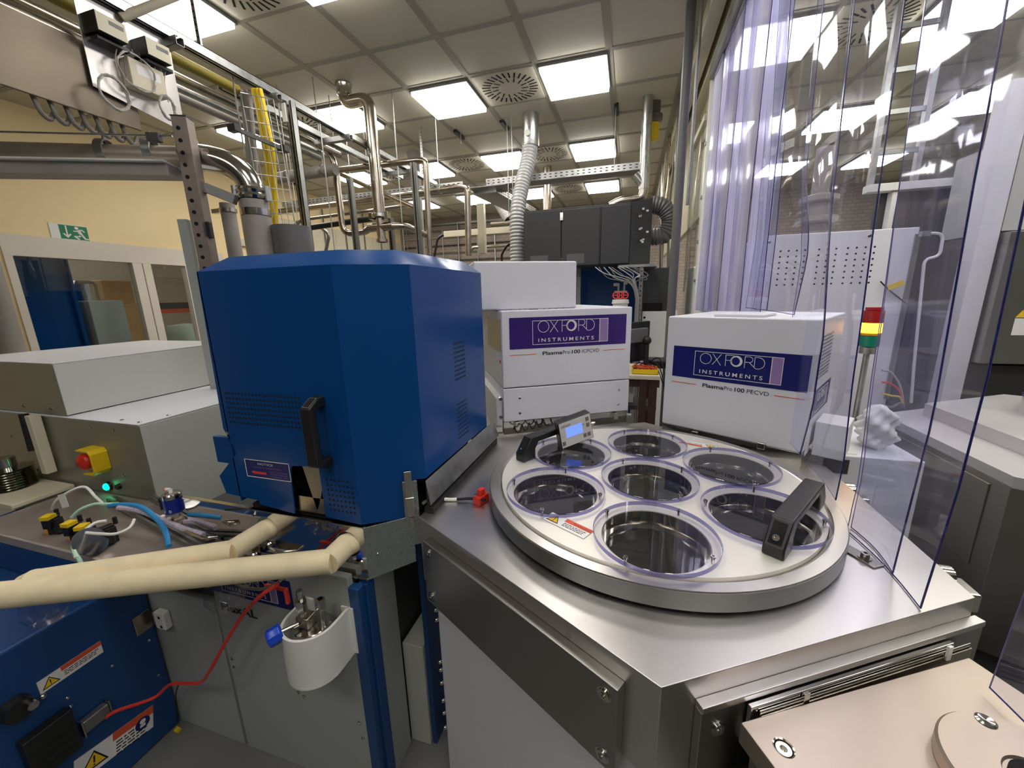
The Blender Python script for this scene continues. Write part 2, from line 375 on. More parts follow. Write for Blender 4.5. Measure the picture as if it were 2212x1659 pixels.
# the neighbouring room behind the glazing
struct('trim_3', MB().box(-9.2, -9.1, 0, 7, 0, 2.9).box(-9.2, XL - .1, 0, .1, 0, 2.9).box(-9.2, XL - .1, 6.9, 7, 0, 2.9).box(-9.2, XL - .1, 0, 7, 2.9, 3.0).box(-9.2, XL - .1, 0, 7, -.1, 0), M_frame)
lm_ = thing('room_lamp', 'ceiling lamp of the room behind the left window, out of view', 'ceiling light', (-7.2, 3.4, 2.88))
part('frame', MB().box(-7.6, -6.8, 3.0, 3.8, 2.88, 2.895), M_zincd, lm_)
part('diffuser', MB().box(-7.55, -6.85, 3.05, 3.75, 2.86, 2.88), M_lamp, lm_)
k = solo('tall_cabinet', MB().box(-7.0, -6.2, 2.35, 3.02, 0, 2.2).box(-6.19, -6.14, 2.98, 3.02, 0, 2.2), M_blue, 'tall blue cabinet standing behind the left window pane', 'cabinet', bevel=.01)
solo('equipment_box', MB().box(-6.7, -6.1, 3.08, 3.42, 0, 1.66), M_greyd, 'pale grey equipment box beside cardboard boxes behind the window', 'box', bevel=.01)
solo('steel_kettle', MB().lathe([(0, 0), (.12, 0), (.12, .2), (.09, .24), (0, .25)], (-6.4, 3.22, 1.66), 24), M_steel, 'shiny steel canister on the pale grey box behind the window', 'canister')
for i, (y0, y1, z0, z1, t) in enumerate(((3.45, 3.82, 0, 1.25, 'lowest brown cardboard box behind the window frame'), (3.45, 3.8, 1.25, 1.62, 'middle brown cardboard box behind the window frame'), (3.46, 3.78, 1.62, 1.92, 'topmost brown cardboard box behind the window frame'))):
    solo('cardboard_box', MB().box(-6.9, -6.5, y0, y1, z0, z1), M_card, t, 'box', 'cardboard boxes behind the window', bevel=.006)
t = thing('bench', 'dark bench with red edge seen through the narrow window pane', 'bench', (-6.8, 4.3, 0))
part('top', MB().box(-7.1, -6.5, 3.95, 4.9, 1.5, 1.62), M_rack, t); part('edge', MB().box(-6.5, -6.48, 3.95, 4.9, 1.47, 1.53), M_redink, t)
for y in (4.0, 4.85): part('leg', MB().box(-6.9, -6.8, y - .03, y + .03, 0, 1.5), M_rack, t)
solo('round_drum', MB().lathe([(0, 0), (.25, 0), (.27, .1), (.27, 1.2), (.2, 1.3), (0, 1.32)], (-6.2, 4.15, 0), 32), mat('pale_green_plastic', (.42, .5, .40), .5), 'pale green drum behind the narrow window pane', 'drum')

# ceiling lamps
lampspots = []
for j, (y0, y1) in enumerate(((1.93, 2.47), (3.655, 4.19), (5.445, 6.04), (7.295, 7.925))):
    for i, x0 in enumerate((-4.385, -3.185, -1.995, -0.795, 0.72, 1.92, 3.12)):
        lampspots.append((x0, x0 + .54 if x0 > -9 else 0, y0, y1, i, j))
cols = ['far left', 'left', 'centre left', 'centre', 'right', 'far right', 'outermost right']
colt = ['in the column nearest the yellow wall', 'in the second column from the yellow wall', 'in the third column from the yellow wall', 'in the column left of the plastic curtain',
        'in the first column beyond the curtain', 'in the second column beyond the curtain', 'in the outermost column beyond the curtain']
rowt = ['nearest row', 'second row', 'third row', 'farthest row']
def lamp(x0, x1, y0, y1, lab):
    t = thing('ceiling_lamp', lab, 'ceiling light', ((x0 + x1) / 2, (y0 + y1) / 2, CZ - .05), 'square ceiling lamps')
    part('frame', MB().plate([(x0 - .012, y0 - .012), (x1 + .012, y0 - .012), (x1 + .012, y1 + .012), (x0 - .012, y1 + .012)], CZ - .03, CZ + .001), M_zincd, t)
    part('diffuser', MB().box(x0, x1, y0, y1, CZ - .055, CZ - .03), M_lamp, t, bevel=.004)
    return t
for (x0, x1, y0, y1, i, j) in lampspots:
    if i == 0 and j == 0: continue
    lamp(x0, x1, y0, y1, 'bright square ceiling lamp ' + colt[i] + ', ' + rowt[j])
# lamps over the aisle behind the viewer light the fronts of the tools
for i, x in enumerate((-1.995, -.795, 0.72, 1.92)):
    for j, y in enumerate((0.21, -1.5)):
        if i == 0 and j == 0: continue
        lamp(x, x + .54, y, y + .54, 'square ceiling lamp %s the viewer, %s of its row from the yellow wall' % (('above', 'behind')[j], ('first', 'second', 'third', 'fourth')[i]))
# swirl diffusers
def diffuser(cx, cy, lab):
    t = thing('air_diffuser', lab, 'air vent', (cx, cy, CZ), 'round slotted air diffusers in the ceiling')
    part('plate', MB().box(cx - .275, cx + .275, cy - .275, cy + .275, CZ - .012, CZ), M_ceil, t, bevel=.003)
    mb = MB()
    for k in range(30):
        a = 2 * math.pi * k / 30
        for r0, r1, w_ in ((.105, .165, .011), (.178, .255, .014)):
            if r0 < .15 and k % 2: continue
            c, s_ = math.cos(a), math.sin(a); tx, ty = -s_, c
            off = .03
            p = [(cx + c * r0 + tx * (off - w_ / 2), cy + s_ * r0 + ty * (off - w_ / 2)), (cx + c * r1 + tx * (off - w_ / 2), cy + s_ * r1 + ty * (off - w_ / 2)),
                 (cx + c * r1 + tx * (off + w_ / 2), cy + s_ * r1 + ty * (off + w_ / 2)), (cx + c * r0 + tx * (off + w_ / 2), cy + s_ * r0 + ty * (off + w_ / 2))]
            mb.plate(p, CZ - .0135, CZ - .006)
    part('slots', mb, M_hole, t)
    part('hub', MB().lathe([(.0, 0), (.03, -.002), (.09, 0)], (cx, cy, CZ - .013), 24), M_ceil, t)
for (cx, cy, l) in ((-1.125, 3.92, 'round slotted air diffuser between the two large centre lamps'), (-1.125, 5.74, 'round slotted air diffuser behind the corrugated duct'),
                    (-2.32, 5.74, 'round slotted air diffuser left of the third row lamp'), (-3.51, 5.74, 'round slotted air diffuser behind the tall stainless pipe'),
                    (-2.32, 2.2, 'round slotted air diffuser at the top edge, partly cut off'), (-3.51, 3.92, 'round slotted air diffuser behind the overhead strut rails'),
                    (-1.125, 7.6, 'dusty round air diffuser in the farthest row, right one'), (-2.32, 7.6, 'dusty round air diffuser in the farthest row, left one'),
                    (1.59, 3.92, 'round air diffuser seen through the curtain, second row'), (1.59, 2.2, 'round air diffuser seen through the curtain, nearest row'),
                    (2.79, 3.92, 'round air diffuser seen through the curtain, far right')):
    diffuser(cx, cy, l)
# ================================================================== central transfer chamber (silver hexagon)
HX, HY, HR = 0.072, 1.20, 0.70
HV = [(.678, 1.50), (.094, 1.867), (-.528, 1.533), (-.541, .866), (.073, .528), (.679, .881)]
tc_ = thing('transfer_chamber', 'hexagonal silver transfer chamber table in the foreground with round lid', 'vacuum chamber', (HX, HY, 0))
part('top_plate', MB().plate(HV, .80, 1.0, [circ((HX, HY), .40, 48)]), M_alu, tc_, bevel=.0015)
part('chamber_floor', MB().lathe([(0, .90), (.41, .90), (.41, .88), (0, .88)], (HX, HY, 0), 48), M_hole, tc_)
LC = (0.0705, 1.165)
part('lid_seat', MB().lathe([(.41, .985), (.468, 1.0), (.468, 1.004), (.41, 1.004)], (*LC, 0), 96, closed=True), M_black, tc_)
hs = []
def hexside(i):   # frame on the side between HV[i] and HV[i+1]; x along, y up, z outwards
    a, b = V((*HV[i], 0)), V((*HV[(i + 1) % 6], 0))
    ex = (b - a).normalized(); F = frame(a, ex, (0, 0, 1)); return F, (b - a).length
# front left side: thick blanking plate with cap screws
F, L = hexside(3)
def plateon(F, L, z0, z1, t, name, m, parent, x0=.035, x1=None, bev=.002):
    return part(name, MB(F).box(x0, (x1 or L - .035), z0, z1, 0, t), m, parent, bevel=bev)
def boltset(F, pts, z, parent, r=.0105):
    for (x, y) in pts:
        part('bolt', MB(F).lathe([(r * 1.35, z), (r * 1.35, z + .001), (r, z + .001), (r, z + .0035), (r * .55, z + .0035), (r * .5, z - .001), (0, z - .001)], (x, y, 0), 18), M_steel, parent)
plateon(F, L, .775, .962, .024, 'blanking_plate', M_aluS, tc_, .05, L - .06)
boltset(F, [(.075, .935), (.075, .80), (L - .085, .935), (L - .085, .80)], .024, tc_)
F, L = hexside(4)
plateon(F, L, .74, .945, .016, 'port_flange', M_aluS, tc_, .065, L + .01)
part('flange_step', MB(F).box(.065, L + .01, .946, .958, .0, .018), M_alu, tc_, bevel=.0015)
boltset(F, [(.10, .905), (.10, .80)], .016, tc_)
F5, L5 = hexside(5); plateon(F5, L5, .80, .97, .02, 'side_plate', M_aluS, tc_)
part('cabinet_body', MB().plate([(HX + (x - HX) * .955, HY + (y - HY) * .955) for x, y in HV], 0.0, .80), M_white, tc_, bevel=.003)
F, L = hexside(3)
for z in (.72, .69, .655, .50, .47, .42, .35, .30, .24): part('edge_screw', MB(F).sphere((.018, z, -.02), .0065, 6), M_steel, tc_)
# plate screw in front of the lid and the corner tab with its cap screw
part('plate_screw', MB().lathe([(.008, 1.0), (.008, 1.002), (.004, 1.0025), (.003, 1.0), (0, 1.0)], (.074, .71, 0), 14), M_steel, tc_)
Fc = frame((.503, .995, 1.0), (.5, -.86, 0), (.86, .5, 0))
clampb = part('lid_stop', MB(Fc).box(-.014, .075, -.004, .028, 0, .004).box(-.014, -.008, -.004, .028, .0, .03), M_steel, tc_, bevel=.001)
part('cap_screw', MB(Fc).lathe([(.0, .004), (.013, .004), (.013, .006), (.0085, .006), (.0085, .016), (.004, .016), (.004, .009), (0, .009)], (.045, .012, 0), 18), M_steel, clampb)

# ---- lid (a thing of its own that lifts off)
lid = thing('chamber_lid', 'round silver lid with seven clear viewports on the hexagonal table', 'lid', (*LC, 1.004))
part('rim_wall', MB().lathe([(.47, 1.006), (.4765, 1.007), (.4765, 1.047), (.47, 1.047)], (*LC, 0), 128, closed=True), M_rim, lid)  # thin sleeve over the rim, its shade set by the darker metal
part('rim', MB().lathe([(.470, 1.010), (.475, 1.012), (.4755, 1.0475), (.474, 1.05), (.449, 1.05), (.447, 1.048), (.441, 1.043), (.441, 1.006)], (*LC, 0), 128, closed=True), M_alu, lid)
vps = [(.078, 1.137)] + [(.078 + .291 * math.cos(math.radians(a)), 1.137 + .291 * math.sin(math.radians(a))) for a in (-90, -27, 31, 89, 150, 208)]
part('top_disc', MB().plate(circ(LC, .439, 128), 1.03, 1.053, [circ(c, .118, 96) for c in vps]), M_lid, lid, bevel=.0008)
part('under_plate', MB().lathe([(0, .99), (.43, .99), (.43, 1.0), (0, 1.0)], (*LC, 0), 64), M_aluS, lid)
for i, c in enumerate(vps):
    tub = part('viewport_ring', MB().lathe([(.1172, 1.0515), (.1172, 1.0), (.104, 1.0), (.102, 1.012), (.106, 1.02), (.108, 1.0145), (.1155, 1.0145), (.1155, 1.0515)], (*c, 0), 96, closed=True), M_steel, lid)
    part('viewport_glass', MB().lathe([(0, 1.011), (.106, 1.011), (.106, 1.009), (0, 1.009)], (*c, 0), 48), M_dglass, tub)
    cov = part('viewport_cover', MB().lathe([(0, 1.0685), (.1365, 1.0685), (.1375, 1.0675), (.1375, 1.0675)], (*c, 0), 64), M_acryl, lid, label='clear acrylic disc')
    part('cut_edge', MB().lathe([(.1372, 1.0675), (.1378, 1.067), (.1378, 1.0577), (.1372, 1.0570)], (*c, 0), 96), M_cedge, cov)
    a0 = 37 + i * 23
    for q in range(4):
        a = math.radians(a0 + 90 * q); s_ = (c[0] + .126 * math.cos(a), c[1] + .126 * math.sin(a))
        part('screw', MB().lathe([(.0, 1.0545), (.0035, 1.0545), (.0035, 1.0685), (.0055, 1.0685), (.0055, 1.0715), (.0025, 1.0715), (.0025, 1.07), (0, 1.07)], (*s_, 0), 12), M_steel, cov)
def handle(p0, p1, z, h, w_, m, parent, name='handle'):
    p0, p1 = V((*p0, 0)), V((*p1, 0)); ex = (p1 - p0).normalized(); L = (p1 - p0).length
    F = frame((p0.x, p0.y, z), ex, (0, 0, 1))
    prof = [(-.028, 0), (.030, 0), (.030, h * .45), (.045, h * .72), (L - .045, h * .72), (L - .03, h * .45), (L - .03, 0), (L + .028, 0), (L + .028, h * .34), (L - .012, h), (.012, h), (-.028, h * .34)]
    hb = part(name, MB(F).plate(prof, -w_ / 2, w_ / 2), m, parent, bevel=.004)
    # hollow at each end with its screw, lying on the sloped face
    for sgn, xa, xb in ((0, -.028, .012), (1, L + .028, L - .012)):
        a = F @ V((xa, h * .34, 0)); b = F @ V((xb, h, 0)); u = (b - a); n_ = u.normalized().cross(ex.cross(V((0, 0, 1)))).normalized()
        if n_.z < 0: n_ = -n_
        G = frame(a + u * .5, u.normalized(), ez=n_)
        part('grip_hollow', MB(G).box(-u.length * .42, u.length * .36, -w_ * .3, w_ * .3, -.001, .0012), M_hole, hb)
        part('screw', MB(G).lathe([(0, .001), (.007, .001), (.007, .004), (.003, .004), (.003, .002), (0, .002)], (-u.length * .2, 0, 0), 14), M_steel, hb)
    return hb
handle((.325, .86), (.478, 1.095), 1.053, .074, .042, M_black, lid)
handle((-.318, 1.205), (-.165, 1.45), 1.053, .078, .040, M_black, lid)
# warning stickers on the lid
def sticker(F, W, Hh, parent, head, hm, tri=True, left=True, textlines=3, word='WARNING', swap=False):
    s = part('warning_label', flat(F, 0, W, 0, Hh, .0006), M_paper, parent, label='white warning label')
    tx = Hh * 1.15 if tri else 0
    x0, x1 = (tx, W) if not swap else (0, W - tx)
    part('label_border', MB(F).box(0, W, 0, .0007, .0004, .0008).box(0, W, Hh - .0007, Hh, .0004, .0008).box(0, .0007, 0, Hh, .0004, .0008).box(W - .0007, W, 0, Hh, .0004, .0008), M_ink, s)
    part('label_heading', MB(F).box(x0, x1, Hh * .66, Hh, .0004, .0009), hm, s)
    if word: text('heading_text', word, F, x0 + (x1 - x0) * .30, Hh * .71, Hh * .25, M_ink, s, thick=.0011)
    for k in range(textlines):
        mb = MB(F); y = Hh * (.50 - .13 * k); x = x0 + Hh * .1
        while x < x1 - Hh * .35:
            w_ = random.uniform(.08, .26) * Hh; mb.box(x, min(x + w_, x1 - Hh * .1), y, y + Hh * .055, .0004, .0009); x += w_ + Hh * .05
        part('small_print', mb, M_ink, s)
    if tri:
        c = tx / 2 if not swap else W - tx / 2
        r = Hh * .44
        def tri_(r): return [(c - r, Hh * .5 - r * .75), (c + r, Hh * .5 - r * .75), (c, Hh * .5 + r * .85)]
        part('hazard_triangle', MB(F).plate(tri_(r), .0004, .0009), M_ink, s)
        part('hazard_field', MB(F).plate([(c + (x - c) * .78, Hh * .46 + (y - Hh * .46) * .78) for x, y in tri_(r)], .0008, .0011), M_yelink, s)
        part('hazard_mark', MB(F).box(c - r * .06, c + r * .06, Hh * .38, Hh * .66, .001, .0013).box(c - r * .06, c + r * .06, Hh * .27, Hh * .33, .001, .0013), M_ink, s)
    return s
a, b, d = onz(1171, 1121, 1.0535), onz(1261, 1165, 1.0535), onz(1196, 1108, 1.0535)
sticker(frame((*a.xy, 1.0535), (b - a), ez=(0, 0, 1)), (b - a).length, .042, lid, 'WARNING', M_redink, textlines=3)
a, b = onz(1551, 964, 1.0535), onz(1480, 951, 1.0535)
sticker(frame((*a.xy, 1.0535), (b - a), ez=(0, 0, 1)), .125, .040, lid, 'WARNING', M_redink, textlines=2)

# ---- pressure read-out leaning on the rear lid handle
Y = 1.285
TL, TR, BR, BL = (ony(1206, 915, Y), ony(1274, 892, Y), ony(1282, 942, Y), ony(1215, 970, Y))
dA_, dB_ = BL.xy, (BL.x + .86, BL.y + .51)
TL, TR, BR = onp(1206, 915, dA_, dB_), onp(1274, 892, dA_, dB_), onp(1282, 942, dA_, dB_)
ex = ((TR - TL) + (BR - BL)).normalized()
upv = ((TL - BL) + (TR - BR)).normalized()
W = ((TR - TL).length + (BR - BL).length) / 2; Hh = ((TL - BL).length + (TR - BR).length) / 2
F = frame(BL, ex, upv)
gd = thing('pressure_display', 'tilted pressure read-out with blue screen leaning on the lid handle', 'display', tuple(BL))
part('housing', MB(F).box(-.002, W + .002, -.002, Hh + .002, -.042, -.0005), M_black, gd, bevel=.003)
part('face_plate', MB(F).box(.001, W - .001, .001, Hh - .001, -.0008, .001), mat('pale_face_plate', (.62, .60, .56), .4), gd, bevel=.0006)
part('screen', MB(F).box(W * .19, W * .70, Hh * .36, Hh * .76, .0005, .0018), M_lcd, gd, bevel=.001)
text('brand_lettering', 'adixen', F, W * .06, Hh * .80, Hh * .17, M_ink, gd, thick=.0012, width=W * .30)
for (x, y) in ((.83, .74), (.83, .50), (.70, .13), (.83, .13), (.03, .10)):
    part('button', MB(F).box(W * x, W * (x + .10), Hh * y, Hh * (y + .16), .0008, .002), M_cabled, gd, bevel=.0005)
part('status_light', MB(F).lathe([(0, .003), (.002, .002), (.002, .0008)], (W * .745, Hh * .66, 0), 10), M_greenl, gd)
part('connector', MB(F).cyl((W, Hh * .45, -.02), (W + .016, Hh * .45, -.02), .006, 12).cyl((W, Hh * .45, -.02), (W + .022, Hh * .45, -.02), .0035, 12), M_steel, gd)

# red lid sensor with its cable
rs = thing('lid_sensor', 'small red plastic sensor block at the left of the lid', 'sensor', (-.385, .99, 1.0))
F = frame((-.40, .985, 1.0), (.9, -.35, 0), (.35, .9, 0))
part('body', MB(F).box(-.012, .014, -.022, .022, .0, .026).box(-.004, .010, -.012, .010, .02, .046), M_red, rs, bevel=.002)
part('mount', MB(F).cyl((-.006, -.015, 0), (-.006, -.015, .03), .004, 10), M_steel, rs)
cb = thing('sensor_cable', 'black cable with white sleeves running to the red lid sensor', 'cable', (-.5, .97, 1.0))
P = catmull([onz(900, 1095, 1.0) + V((-.02, -.02, -.03)), onz(925, 1083, 1.004) + V((0, 0, .004)), onz(975, 1079, 1.006), onz(1020, 1077, 1.012), onz(1048, 1080, 1.022)], 8)
part('cord', MB().tube(P, .0042, 8), M_rubber, cb)
for a_, b_ in ((6, 11), (13, 19)): part('sleeve', MB().tube(P[a_:b_], .0052, 8), M_whitep, cb)
# ================================================================== blue covered deposition module (left)
bt = thing('blue_module', 'large blue faceted machine cover with black handle, left of the silver hexagon', 'machine cover', (-.9, 1.1, .98))
y0 = .812; A0 = (-1.13, y0); A1 = (-.692, y0); A2 = (-.533, .905); A3 = (-.522, 1.38); A4 = (-.66, 1.50); A5 = (-1.06, 1.50); A6 = (-1.13, 1.44)
ZT = 1.684
base_poly = [A0, A1, A2, A3, A4, A5, A6]
cxm, cym = -.86, 1.15
def inset(poly, d):
    n = len(poly); out = []
    for i in range(n):
        p0, p1, p2 = V(poly[i - 1]), V(poly[i]), V(poly[(i + 1) % n]); e1 = (p1 - p0).normalized(); e2 = (p2 - p1).normalized()
        n1 = V((-e1.y, e1.x)); n2 = V((-e2.y, e2.x)); b = (n1 + n2); b = b / max(b.dot(n1), .2)
        out.append(tuple(p1 + b * d))
    return out
# walls of the cover as sheet panels
T = .004
def wallpanel(a, b, poly, holes, name, m, parent, t=T, bev=.001):
    ex = V((b[0] - a[0], b[1] - a[1], 0)); F = frame((a[0], a[1], 0), ex, (0, 0, 1))
    return part(name, MB(F).plate(poly, -t, 0, holes), m, parent, bevel=bev), F
W1 = A1[0] - A0[0]
def fx(x): return x - A0[0]
front = [(fx(-1.145), 1.235), (fx(-1.13), ZT), (W1, ZT), (W1, .985), (fx(-.812), .992), (fx(-.812), 1.15), (fx(-.818), 1.185), (fx(-.828), 1.20), (fx(-.842), 1.19), (fx(-.848), 1.145), (fx(-.87), 1.143), (fx(-.905), 1.140),
         (fx(-.915), 1.128), (fx(-.925), .985), (fx(-1.055), .998), (fx(-1.055), 1.010), (fx(-1.185), 1.018), (fx(-1.20), 1.075), (fx(-1.11), 1.16)]
fp, FF = wallpanel(A0, A1, front, [], 'front_panel', M_blue, bt)
part('side_tab', MB().box(-1.205, -1.12, y0 + .006, y0 + .02, 1.118, 1.203), M_blue, bt, bevel=.002)
F12 = frame((*A1, 0), (A2[0] - A1[0], A2[1] - A1[1], 0), (0, 0, 1)); L12 = (V(A2) - V(A1)).length
part('corner_panel', MB(F12).plate([(0, .985), (L12 - .03, .985), (L12 - .03, 1.10), (L12, 1.10), (L12, ZT), (0, ZT)], -T, 0), M_blue, bt, bevel=.001)
F23 = frame((*A2, 0), (A3[0] - A2[0], A3[1] - A2[1], 0), (0, 0, 1)); L23 = (V(A3) - V(A2)).length
part('side_panel', MB(F23).plate([(0, 1.10), (L23, 1.10), (L23, ZT), (0, ZT)], -T, 0), M_blue, bt, bevel=.001)
bk = MB()
for a, b in ((A3, A4), (A4, A5), (A5, A6), (A6, A0)):
    F = frame((a[0], a[1], 0), (b[0] - a[0], b[1] - a[1], 0), (0, 0, 1)); L = (V(b) - V(a)).length
    tmp = MB(F).box(0, L, 1.0, ZT, -T, 0); bk.add(tmp.v, tmp.f)
part('rear_panel', bk, M_blue, bt)
top = inset(base_poly, .055); n = len(base_poly)
cap = MB().add([(*p, ZT) for p in base_poly] + [(*p, ZT + .040) for p in top], [(i, (i + 1) % n, (i + 1) % n + n, i + n) for i in range(n)] + [tuple(range(n, 2 * n))])
part('bevelled_top', cap, M_blue, bt, bevel=.0022, label='blue sloped top rim')
def dots(F, xs, ys, r, skip=None, fx_=None):
    mb = MB(F)
    for j, y in enumerate(ys):
        for i, x in enumerate(xs):
            xx = x + (fx_(j) if fx_ else 0)
            mb.plate(circ((xx, y), r, 8), -.0002, .0007)
    return mb
part('vent_holes', dots(FF, [fx(-1.108) + .0125 * i for i in range(22)], [1.345 - .0145 * j for j in range(7)], .0036), M_hole, bt)
part('vent_holes', dots(FF, [fx(-.79) + .0135 * i for i in range(7)], [1.112 - .0155 * j for j in range(7)], .0034), M_hole, bt)
part('vent_holes', dots(F23, [.225 + .0125 * i for i in range(7)], [1.455 - .0145 * j for j in range(9)], .0034), M_hole, bt)
part('vent_holes', dots(F23, [.225 + .0125 * i for i in range(7)], [1.255 - .0145 * j for j in range(9)], .0034), M_hole, bt)
# black bow handle on the front panel
hx = -.775
FH = frame((hx, y0, 1.155), (0, 0, 1), (0, -1, 0))     # x up the panel, y towards the viewer
hb = part('handle', MB(FH).plate([(0, 0), (.03, 0), (.03, .035), (.17, .035), (.17, 0), (.20, 0), (.20, .02), (.178, .058), (.02, .058), (0, .02)], -.016, .016), M_black, bt, bevel=.004)
a = FH @ V((.20, .02, 0)); b = FH @ V((.178, .058, 0)); G = frame((a + b) / 2, (b - a), ez=(V((0, -.5, .87))))
part('grip_hollow', MB(G).box(-.017, .015, -.009, .009, -.001, .002), M_hole, hb)
part('grip_rim', MB(G).box(-.019, .017, -.011, .011, -.001, .0013), M_cabled, hb)
part('lower_gasket', MB().plate(inset(base_poly, .02), .966, .984), M_rubber, bt)
part('gate_plate', MB(FF).box(fx(-.94), fx(-.80), .99, 1.04, -.05, -.012), M_pipe, bt)
part('inner_bracket', MB(FF).plate([(fx(-.885), 1.15), (fx(-.815), 1.20), (fx(-.812), 1.10), (fx(-.845), 1.01), (fx(-.852), 1.0)], -.016, -.012), M_aluS, bt)
part('inner_body', MB().plate(inset(base_poly, .07), .98, 1.62), M_hole, bt)
# notice plate
nl = onp(528, 990, A0, A1); nr = onp(617, 1001, A0, A1); nb = onp(535, 1028, A0, A1)
F = frame((nl.x, y0 - .0003, nb.z), (1, 0, 0), (0, 0, 1)); W = nr.x - nl.x + .012; Hh = nl.z - nb.z
s = part('notice_plate', flat(F, 0, W, 0, Hh, .0008), M_navy, bt)
part('plate_border', MB(F).box(0, W, 0, .002, .0005, .0012).box(0, W, Hh - .002, Hh, .0005, .0012).box(0, .002, 0, Hh, .0005, .0012).box(W - .002, W, 0, Hh, .0005, .0012), M_paper, s)
text('notice_lettering', 'NOTICE', F, W * .30, Hh * .74, Hh * .17, M_paper, s, thick=.0013, width=W * .34)
text('notice_lettering', 'CLOSING OPERATION', F, W * .18, Hh * .56, Hh * .1, M_lilac, s, thick=.0013, width=W * .62)
for i, l in enumerate(('LIFT COVER', 'TO RELEASE', 'LOCKING PIN')): text('notice_lettering', l, F, W * .55, Hh * (.38 - .13 * i), Hh * .1, M_lilac, s, thick=.0013, width=W * .38)
part('red_arrow', MB(F).plate([(W * .12, Hh * .30), (W * .20, Hh * .40), (W * .20, Hh * .34), (W * .46, Hh * .34), (W * .46, Hh * .22), (W * .20, Hh * .22), (W * .20, Hh * .18)], .0008, .0013), M_redhose, s)
part('rivet', screws(FF, [(fx(-1.13), 1.222)], .005), M_steel, bt)
# ---- polished tray the cover sits on
tr = thing('steel_tray', 'polished steel tray under the blue cover with two pipe holes', 'tray', (-.9, .9, .81))
h1 = ony(580, 1141, y0); h2 = ony(754, 1174, y0)
F = frame((-1.38, y0 - .004, 0), (1, 0, 0), (0, 0, 1)); X = lambda x: x + 1.38
part('front_flange', MB(F).plate([(0, .90), (0, .978), (X(-.685), .978), (X(-.685), .815), (X(-.80), .815), (X(-.80), .83), (X(-1.20), .83)], -.003, 0, [circ((X(h1.x), h1.z), .040, 32), circ((X(h2.x), h2.z), .040, 32)]), M_mirror, tr, bevel=.0008)
part('rolled_edge', MB(F).box(0, X(-.685), .976, .981, -.012, .003), M_steel, tr, bevel=.001)
part('lower_lip', MB(F).box(X(-.80), X(-.685), .812, .818, -.004, .006), M_steel, tr, bevel=.001)
Fk = frame((-.685, y0 - .004, 0), (A2[0] - A1[0], A2[1] - A1[1] + .002, 0), (0, 0, 1))
part('corner_flange', MB(Fk).plate([(0, .812), (.135, .845), (.135, .90), (.155, .90), (.155, 1.10), (.115, 1.10), (.115, .99), (0, .978)], -.003, 0), M_foil, tr, bevel=.0008)
part('latch', MB(Fk).box(.122, .142, 1.00, 1.135, 0, .012).box(.126, .140, .955, .99, 0, .006).cyl((.120, 1.055, .012), (.144, 1.055, .012), .004, 10), M_steel, tr, bevel=.001)
part('flange_screw', screws(Fk, [(.03, .89)], .005), M_steel, tr)
# sloping strip beside the table
part('side_rail', MB().add([(-.532, .90, 1.095), (-.522, 1.46, 1.095), (-.500, 1.46, 1.03), (-.512, .885, 1.03), (-.532, .90, 1.02), (-.522, 1.46, 1.02)], [(3, 2, 1, 0), (4, 5, 2, 3), (0, 1, 5, 4), (0, 4, 3), (1, 2, 5)]), M_zinc, tr)
part('side_gasket', MB().box(-.535, -.508, .89, 1.46, .90, 1.02), M_rubber, tr)
part('bottom_pan', MB().plate(inset(base_poly, .004), .955, .964), M_zinc, tr)
# ---- lower housing of the module
fb = thing('module_base', 'grey fronted base cabinet below the blue cover with a company plaque', 'cabinet', (-1.1, 1.1, 0))
part('body', MB().box(-1.64, -.72, .80, 1.5, 0, .80), M_rack, fb)
part('side_panel', MB().box(-.722, -.705, .835, .95, 0, .80), M_greyd, fb, bevel=.002)
part('front_door', MB().box(-1.285, -.735, .778, .80, 0, .83), M_greyd, fb, bevel=.002)
part('side_door', MB().box(-1.64, -1.30, .778, .80, 0, .62), M_greyd, fb, bevel=.002)
part('door_gap', MB().box(-1.30, -1.285, .79, .80, 0, .83), M_rubber, fb)
part('corner_post', MB().box(-.735, -.700, .775, .835, 0, .80).box(-.700, -.690, .80, .835, 0, .80), M_bluedoor, fb, bevel=.002)
gq0, gq1 = ony(868, 1388, .96), ony(912, 1396, .96)
solo('grey_pedestal', MB().box(gq0.x, gq1.x, .96, 1.3, 0, gq0.z), M_grey, 'grey box standing in the dark gap between blue post and hexagonal table', 'box', bevel=.003)
solo('blue_side_post', MB().box(gq1.x + .004, gq1.x + .02, .97, 1.3, 0, .85), M_bluedoor, 'narrow dark blue post in the gap beside the hexagonal table', 'post')
F = frame((0, .778, 0), (1, 0, 0), (0, 0, 1))
part('door_screws', screws(F, [(-.765, .715), (-.76, .30), (-.755, .24), (-1.265, .40), (-1.265, .365), (-.99, .345), (-.97, .335), (-1.575, .70)], .006, .004), M_steel, fb)
